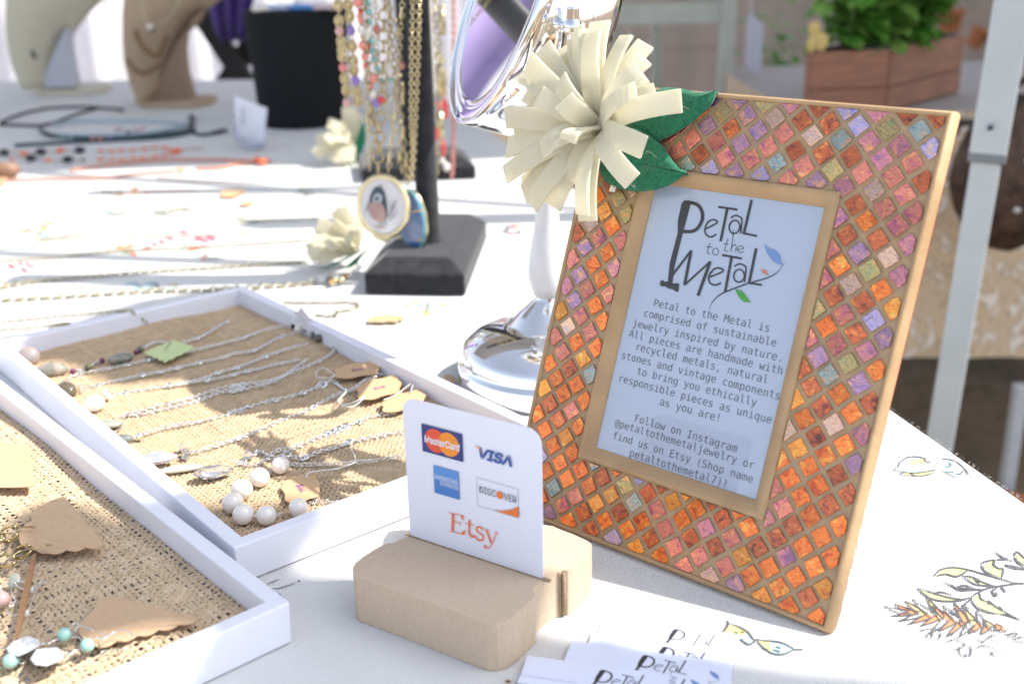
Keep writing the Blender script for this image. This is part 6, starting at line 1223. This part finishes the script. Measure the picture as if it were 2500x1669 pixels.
for x, y in ((xl+.08, YN+.1), (2.8, YN+.1), (xl+.08, 2.75), (2.8, 2.75)): b = MB(); b.tube([(x, y, -.045), (x, y, GZ)], .018, 8); part(nt_, "leg", flat("dark_leg", (.03, .03, .03), .5), b)
# planter box
WOODR = mat("cedar_board", (.37, .175, .11), .7, col2=(.25, .125, .085), vscale=14, stretch=(1, 1, 9), bump=.4, bscale=60)
pA, pB, pC = at(1972, 285), at(2163, 276), at(2343, 226); hP = aty(2163, 121, pB.y).z
pl = thing("planter_box", tuple(pB), "reddish cedar planter box full of basil on the neighbouring table", "planter"); ex = (pB-pA).normalized(); ey = (pC-pB).normalized(); L1, L2 = (pB-pA).length, (pC-pB).length; th = .014
for o_, d_, L, nm in ((pA, ex, L1, 0), (pB, ey, L2, 1), (pA+ey*L2, ex, L1, 0), (pA, ey, L2, 1)):
    nrm_ = Vector((d_.y, -d_.x, 0)); 
    for z0, z1 in ((.002, hP*.40), (hP*.415, hP)):
        b = MB(); b.box(o_+d_*L/2+Vector((0, 0, (z0+z1)/2))-nrm_*(th/2 if o_ is not pA+ey*L2 else 0), (L-(.002 if nm else .0)-.004, th, z1-z0), d_, Vector((-d_.y, d_.x, 0))); part(pl, "plank", WOODR, b, bevel=.002)
b = MB(); i_ = .016; q = [pA+ex*i_+ey*i_, pB-ex*i_+ey*i_, pB-ex*i_+ey*(L2-i_), pA+ex*i_+ey*(L2-i_)]; b.add([Vector((p.x, p.y, hP-.012)) for p in q], [(0, 1, 2, 3)]); part(pl, "soil", mat("potting_soil", (.03, .022, .018), .95, bump=.5, bscale=100), b)
b = MB(); b.tube([Vector((p.x, p.y, hP+.001)) for p in q], .005, 6, closed=True); part(pl, "black_liner", flat("black_film", (.012, .012, .014), .5), b)
LEAFM = [mat("basil_leaf", (.18, .44, .07), .45, col2=(.11, .31, .05), vscale=50, translucent=.3), mat("pale_basil_leaf", (.36, .58, .16), .45, col2=(.17, .36, .06), vscale=50, translucent=.35), mat("basil_stem", (.24, .34, .12), .6)]
q4 = random.Random(9)
def herb(root, base, h_, nleaf, spread, ls):
    for s_ in range(3):
        tip = base+Vector((q4.uniform(-1, 1)*spread, q4.uniform(-1, 1)*spread*.6, h_*q4.uniform(.75, 1.1))); mid = (base+tip)/2+Vector((q4.uniform(-.01, .01), 0, .01)); b = MB(); st = curve([base+Vector((q4.uniform(-.006, .006), 0, 0)), mid, tip], 5); b.tube(st, .0016, 5); part(root, "stem", LEAFM[2], b)
        b = MB()
        for k in range(nleaf):
            t_ = q4.uniform(.15, 1); p = st[int(t_*(len(st)-1))]; a = q4.uniform(0, 6.28); L = ls*q4.uniform(.6, 1.15); d = Vector((math.cos(a), math.sin(a), q4.uniform(-.5, .5))).normalized(); sd = d.cross(Vector((0, 0, 1))).normalized(); upv = sd.cross(d)
            vs = []
            for u, w_, z_ in ((0, 0, 0), (.25, .30, .06), (.55, .36, .05), (.85, .18, -.04), (1, 0, -.12)): vs += [p+d*L*u+sd*L*w_+upv*L*(z_+.06), p+d*L*u+upv*L*z_, p+d*L*u-sd*L*w_+upv*L*(z_+.06)]
            b.add(vs, [(3*i, 3*i+1, 3*i+4, 3*i+3) for i in range(4)]+[(3*i+1, 3*i+2, 3*i+5, 3*i+4) for i in range(4)], True, mi=q4.choice((0, 0, 1)))
        o = part(root, "leaves", LEAFM[:2], b); o["kind"] = "stuff"
for k in range(13):
    u, v_ = (k % 5+.5)/5, (k//5+.5)/3; p = q[0]+(q[1]-q[0])*u+(q[3]-q[0])*v_+Vector((q4.uniform(-.01, .01), q4.uniform(-.01, .01), hP-.01-q[0].z))
    h_t = thing("basil_plant", tuple(p), "leafy green basil plant growing in the cedar planter", "plant", "basil plants packed in the cedar planter"); herb(h_t, p, .16, 17, .085, .062)
t = thing("yellow_flower", tuple(aty(1995, 120, pA.y-.02)), "pale yellow curled flower at the planter's left corner", "flower"); c = aty(1990, 95, pA.y-.02)
for dx, dz, s_ in ((-.002, .016, .014), (.012, -.006, .016), (-.006, -.010, .014), (.002, .002, .013)): b = MB(); b.ball(c+Vector((dx, 0, dz)), s_, (.8, .35, 1), nu=10, nv=8, wob=.15); part(t, "petal", flat("cream_yellow", (.72, .56, .22), .7, translucent=.2), b)
TERR = mat("terracotta", (.52, .20, .09), .8, var=.15, vscale=30)
t = thing("clay_pot", tuple(at(2352, 100)), "terracotta pot standing behind the planter", "pot"); c = at(2348, 95); c.y += .10; b = MB(); b.lathe([(.026, .001), (.034, .06), (.040, .062), (.040, .078), (.036, .078), (.032, .06)], c, n=32); part(t, "pot", TERR, b)
t = thing("clay_pot", tuple(at(2392, 130)), "small tipped terracotta pot to the right of the planter", "pot"); c = at(2385, 118); c.z = .03; b = MB(); b.lathe([(.018, -.03), (.026, .01), (.030, .012), (.030, .022), (.024, .02)], c, (.5, 0, .86), n=32); part(t, "pot", TERR, b)
# brown bag with white studs
BAG = mat("brown_quilt", (.12, .070, .048), .6, col2=(.04, .024, .018), vscale=38, bump=.8, bscale=40)
t = thing("studded_bag", tuple(aty(2480, 420, 1.86)), "dark brown gathered bag with small white studs hanging behind the tent leg", "bag"); c = aty(2478, 425, 1.86); kk = px_m(c); b = MB(); nu, nv = 48, 24; vs = []
for i in range(nv+1):
    th_ = math.pi*i/nv
    for k in range(nu): a = 2*math.pi*k/nu; r_ = 1+.045*math.sin(a*11+2*math.sin(th_*3))*math.sin(th_)+.03*math.sin(5*th_+a*2); vs.append(c+Vector((150*kk*r_*math.sin(th_)*math.cos(a), 110*kk*r_*math.sin(th_)*math.sin(a), 185*kk*math.cos(th_)*(1+.05*math.sin(a*3)))))
b.add(vs, [(i*nu+k, (i+1)*nu+k, (i+1)*nu+(k+1) % nu, i*nu+(k+1) % nu) for i in range(nv) for k in range(nu)], True); part(t, "bag_body", BAG, b)
b = MB(); b.tube(curve([c+Vector((-.03, .02, 170*kk)), c+Vector((-.02, .08, 230*kk)), c+Vector((.03, YN-c.y+.02, .01-c.z)), c+Vector((.06, .08, 230*kk)), c+Vector((.06, .02, 165*kk))], 8), .006, 8); part(t, "strap", BAG, b)
for x, yy in ((2480,335),(2495,360),(2465,372),(2478,392),(2440,490),(2452,545),(2445,570),(2490,300)): p = aty(x, yy, 1.86); dx, dz = (p.x-c.x)/(150*kk), (p.z-c.z)/(185*kk); p.y = c.y-110*kk*math.sqrt(max(.02, 1-dx*dx-dz*dz)); b = MB(); b.ball(p, 8*kk, (1.2, .6, .9), nu=8, nv=6); part(t, "white_stud", PWH, b)
# grey tent leg with telescoping collar
LG = mat("grey_powder_coat", (.54, .59, .61), .45, col2=(.50, .55, .57), vscale=18); yl = 1.32
t = thing("tent_leg", tuple(aty(2296, 1060, yl)), "grey square steel tent leg with a telescoping collar by the table edge", "tent leg")
def legpt(px, py): return aty(px, py, yl)
pbot, pmid, ptop = legpt(2298, 1052), legpt(2412, 368), legpt(2474, 0); dl = (ptop-pbot).normalized(); kk = px_m(pmid)
X1 = (Vector((1, -.42, 0))-dl*Vector((1, -.42, 0)).dot(dl)).normalized(); 
def sqtube(a, c, wd_, nm, mm, bev):
    b = MB(); d = (c-a).normalized(); Y1 = d.cross(X1); b.box((a+c)/2, (wd_, wd_, (c-a).length), X1, Y1); return part(t, nm, mm, b, bevel=bev)
wl_ = 76*kk/1.12; foot = pbot-dl*((pbot.z-GZ)/dl.z)
sqtube(foot, pmid, wl_, "lower_tube", LG, .003); sqtube(pmid-dl*.004, ptop+dl*.9, wl_*1.24, "upper_tube", LG, .003); sqtube(pmid-dl*.012, pmid, wl_*1.28, "collar", flat("leg_grey_dark", (.20, .22, .24), .5), .002)
b = MB(); pp3 = legpt(2396, 322)-fw*wl_*.75; b.ball(pp3, .0035, nu=10, nv=6); part(t, "push_button", flat("dark_button", (.04, .04, .05)), b)
b = MB(); b.box(foot+Vector((0, 0, .004)), (.10, .10, .008)); part(t, "foot_plate", LG, b, bevel=.001)
# pale stool, tag, posts in the soft background
PALE = mat("weathered_sage_paint", (.58, .60, .54), .8, col2=(.50, .52, .46), vscale=12); GRW = mat("grey_timber", (.50, .43, .38), .9, col2=(.42, .36, .32), vscale=8, stretch=(1, 1, .3))
ys = 2.75
t = thing("painted_table", tuple(aty(1680, 240, ys)), "pale sage painted wooden table frame blurred behind the felt flower", "table")
for x0, x1, y0_, y1_, dy in ((1762,1800,-60,640,0),(1592,1616,60,620,.35),(1500,1516,60,560,.5)): a, c = aty((x0+x1)/2, y0_, ys+dy), aty((x0+x1)/2, y1_, ys+dy); c = Vector((a.x, a.y, GZ)); b = MB(); b.box((a+c)/2, ((x1-x0)*px_m(a), .03, (a-c).length)); part(t, "leg", PALE, b, bevel=.003)
b = MB(); a, c = aty(1500, 36, ys), aty(1775, 30, ys); b.box((a+c)/2, ((c-a).length+.04, .018, 52*px_m(a))); part(t, "apron_rail", PALE, b, bevel=.003)
b = MB(); a, c = aty(1490, -2, ys), aty(1800, -6, ys); b.box((a+c)/2+Vector((0, .25, .045)), ((c-a).length+.10, .60, .025)); part(t, "tabletop", PALE, b, bevel=.003)
t = thing("hanging_tag", tuple(aty(1840, 110, ys-.05)), "blank pale lilac paper tag hanging beside the painted table", "paper tag"); b = MB(); b.add([aty(x, yy, ys-.05) for x, yy in ((1824,40),(1832,33),(1864,60),(1858,185),(1850,190),(1818,160))], [(5, 4, 3, 2, 1, 0)]); part(t, "paper", flat("lilac_paper", (.56, .56, .64), .7), b, solid=.003); b = MB(); b.tube([aty(1834, 40, ys-.05), aty(1832, -30, ys-.05)], .002, 5); part(t, "string", MATS["white_string"], b)
b = MB(); x0, x1 = aty(1400, 100, 5.8).x, aty(2600, 100, 5.8).x
t = thing("timber_fence", ((x0+x1)/2, 5.8, GZ), "low dark weathered timber screen far behind the neighbouring stall", "fence")
k = 0; z = GZ+.02
while z < .02: b = MB(); b.box(((x0+x1)/2, 5.8+.004*(k % 2), z+.06), (x1-x0, .02, .1205)); part(t, "board", GRW, b, bevel=.003); z += .122; k += 1
for x in (x0+.1, (x0+x1)/2, x1-.1): b = MB(); b.box((x, 5.83, -.35), (.06, .05, .80)); part(t, "post", GRW, b)
t = thing("leafy_shrub", tuple(aty(1905, 300, 3.1)), "dim green leafy plant behind the planter's left side", "plant"); base = aty(1905, 300, 3.1); base.z = GZ
b = MB(); b.tube(curve([base, base+Vector((.02, 0, .3)), aty(1900, 150, 3.1)], 6), .012, 8); part(t, "stem", GRW, b)
b = MB(); cN = aty(1900, 130, 3.1)
for kx in range(150):
    p = cN+Vector((q4.gauss(0, .045), q4.gauss(0, .05), q4.gauss(-.03, .12))); a = q4.uniform(0, 6.28); d = Vector((math.cos(a), math.sin(a), q4.uniform(-.6, .3))).normalized()*.05; sd = d.cross(Vector((0, 0, 1))).normalized()*.013; b.add([p, p+d*.5+sd, p+d, p+d*.5-sd], [(0, 1, 2, 3)], True)
o = part(t, "leaves", LEAFM[0], b); o["kind"] = "stuff"
# things on the ground beyond the table edge
DKP = flat("dark_post", (.03, .028, .028), .6)
t = thing("steel_post", tuple(Vector((aty(2480, 1000, 1.75).x, 1.75, GZ))), "pale blue grey post under the neighbouring table at the right edge", "post"); p = aty(2484, 1000, 1.75); b = MB(); b.box((p.x, 1.75, (GZ-.40)/2-.06), (.022, .022, .44)); part(t, "tube", POLE, b, bevel=.003)
t = thing("clay_pot", tuple(Vector((aty(2440, 1150, 1.62).x, 1.62, GZ))), "large terracotta pot on the dark ground at the right edge", "pot"); p = aty(2462, 1180, 1.62); b = MB(); b.lathe([(.05, 0), (.075, .13), (.085, .132), (.085, .16), (.075, .16), (.07, .13)], (p.x, 1.62, GZ+.002), n=32); part(t, "pot", TERR, b)
b = MB()
for kx in range(2600):
    x, y = q4.uniform(.3, 2.4), q4.uniform(1.15, 3.0); p = Vector((x, y, GZ)); a = q4.uniform(0, 6.28); L = q4.uniform(.012, .05); d = Vector((math.cos(a)*L, math.sin(a)*L, L*q4.uniform(.2, 1))); sd = Vector((-d.y, d.x, 0)).normalized()*.003; b.add([p-sd, p+sd, p+d], [(0, 1, 2)])
tag(b.build("dry_grass", mat("dry_grass", (.20, .20, .08), .9, col2=(.12, .10, .05), vscale=3)), "sparse dry grass tufts on the earth beyond the table", "grass", kind="stuff")

# ================================================================== BEHIND THE BUSTS, LEFT
PURC = mat("purple_satin", (.07, .025, .22), .5, col2=(.035, .012, .13), vscale=7, sheen=.3); yr = 3.15
t = thing("folding_rack", tuple(Vector((aty(578, 150, yr).x, yr, GZ))), "black crossed leg folding rack behind the black drum", "rack")
def bar(p0, p1, r_, dy=0): a, c = aty(p0[0]/2.61, p0[1]/2.61, yr+dy), aty(p1[0]/2.61, p1[1]/2.61, yr+dy); d = (c-a); c = a+d*((GZ-a.z)/d.z) if d.z else c; b = MB(); b.box((a+c)/2, (r_, .03, (c-a).length), (c-a).cross(Vector((0, 1, 0))), (0, 1, 0)); part(t, "crossed_leg", flat("rack_black", (.012, .010, .010), .6) if "rack_black" not in MATS else MATS["rack_black"], b, bevel=.003)
bar((1245, 30), (1530, 470), .055); bar((1660, 190), (1480, 470), .055, .04)
t = thing("purple_cloth", tuple(aty(560, 60, yr-.06)), "dark purple satin cloth draped on the crossed leg rack", "cloth"); b = MB(); vs = []; n = 24
for j, (l, r_, yy) in enumerate([(1290,1640,-160),(1300,1625,-20),(1330,1610,90),(1355,1600,190),(1400,1590,262)]):
    for i in range(n+1): u = i/n; p = aty((l+(r_-l)*u)/2.61, yy/2.61, yr-.06); vs.append((p.x, p.y+.018*math.sin(u*22+j*.4), p.z))
b.add(vs, [(j*(n+1)+i, j*(n+1)+i+1, (j+1)*(n+1)+i+1, (j+1)*(n+1)+i) for j in range(4) for i in range(n)], True); part(t, "drape", PURC, b, solid=.004)
# purple garment off to the left: seen only in the tilted mirror
LIL = mat("lilac_cotton", (.42, .34, .66), .8, col2=(.34, .27, .56), vscale=8)
t = thing("garment_stand", (-1.0, 1.55, GZ), "lilac shirt on a stand left of the table, seen in the chrome mirror", "clothes stand"); MRX = (MC-CAM).normalized(); RF = (MRX-MN*2*MRX.dot(MN)).normalized(); gc = MC+RF*3.3
t.location = (gc.x, gc.y, GZ); t['_o'] = (gc.x, gc.y, GZ)
sidev = RF.cross(Vector((0, 0, 1))).normalized(); b = MB(); vs = []; n = 28; rows = [(.30, .05, .44), (.29, .11, .36), (.25, .13, .18), (.21, .12, 0), (.21, .13, -.2), (.25, .15, -.45)]
for w_, d_, z_ in rows:
    for k in range(n): a = 2*math.pi*k/n; f = 1+.05*math.sin(a*7+z_*9); vs.append(Vector((gc.x, gc.y, gc.z+z_))+sidev*w_*.60*math.cos(a)*f+RF*d_*math.sin(a)*f)
b.add(vs, [(j*n+k, (j+1)*n+k, (j+1)*n+(k+1) % n, j*n+(k+1) % n) for j in range(5) for k in range(n)]+[tuple(range(n))], True); part(t, "shirt", LIL, b)
b = MB(); b.tube([(gc.x, gc.y, GZ), (gc.x, gc.y, gc.z+.55)], .015, 10); part(t, "pole", DKP, b); b = MB(); b.ball((gc.x, gc.y, gc.z+.62), .10, (1, 1, 1.2)); part(t, "head_form", mat("brown_wool", (.12, .07, .045), .9), b)
for o in list(bpy.data.objects):
    if '_o' in o: del o['_o']
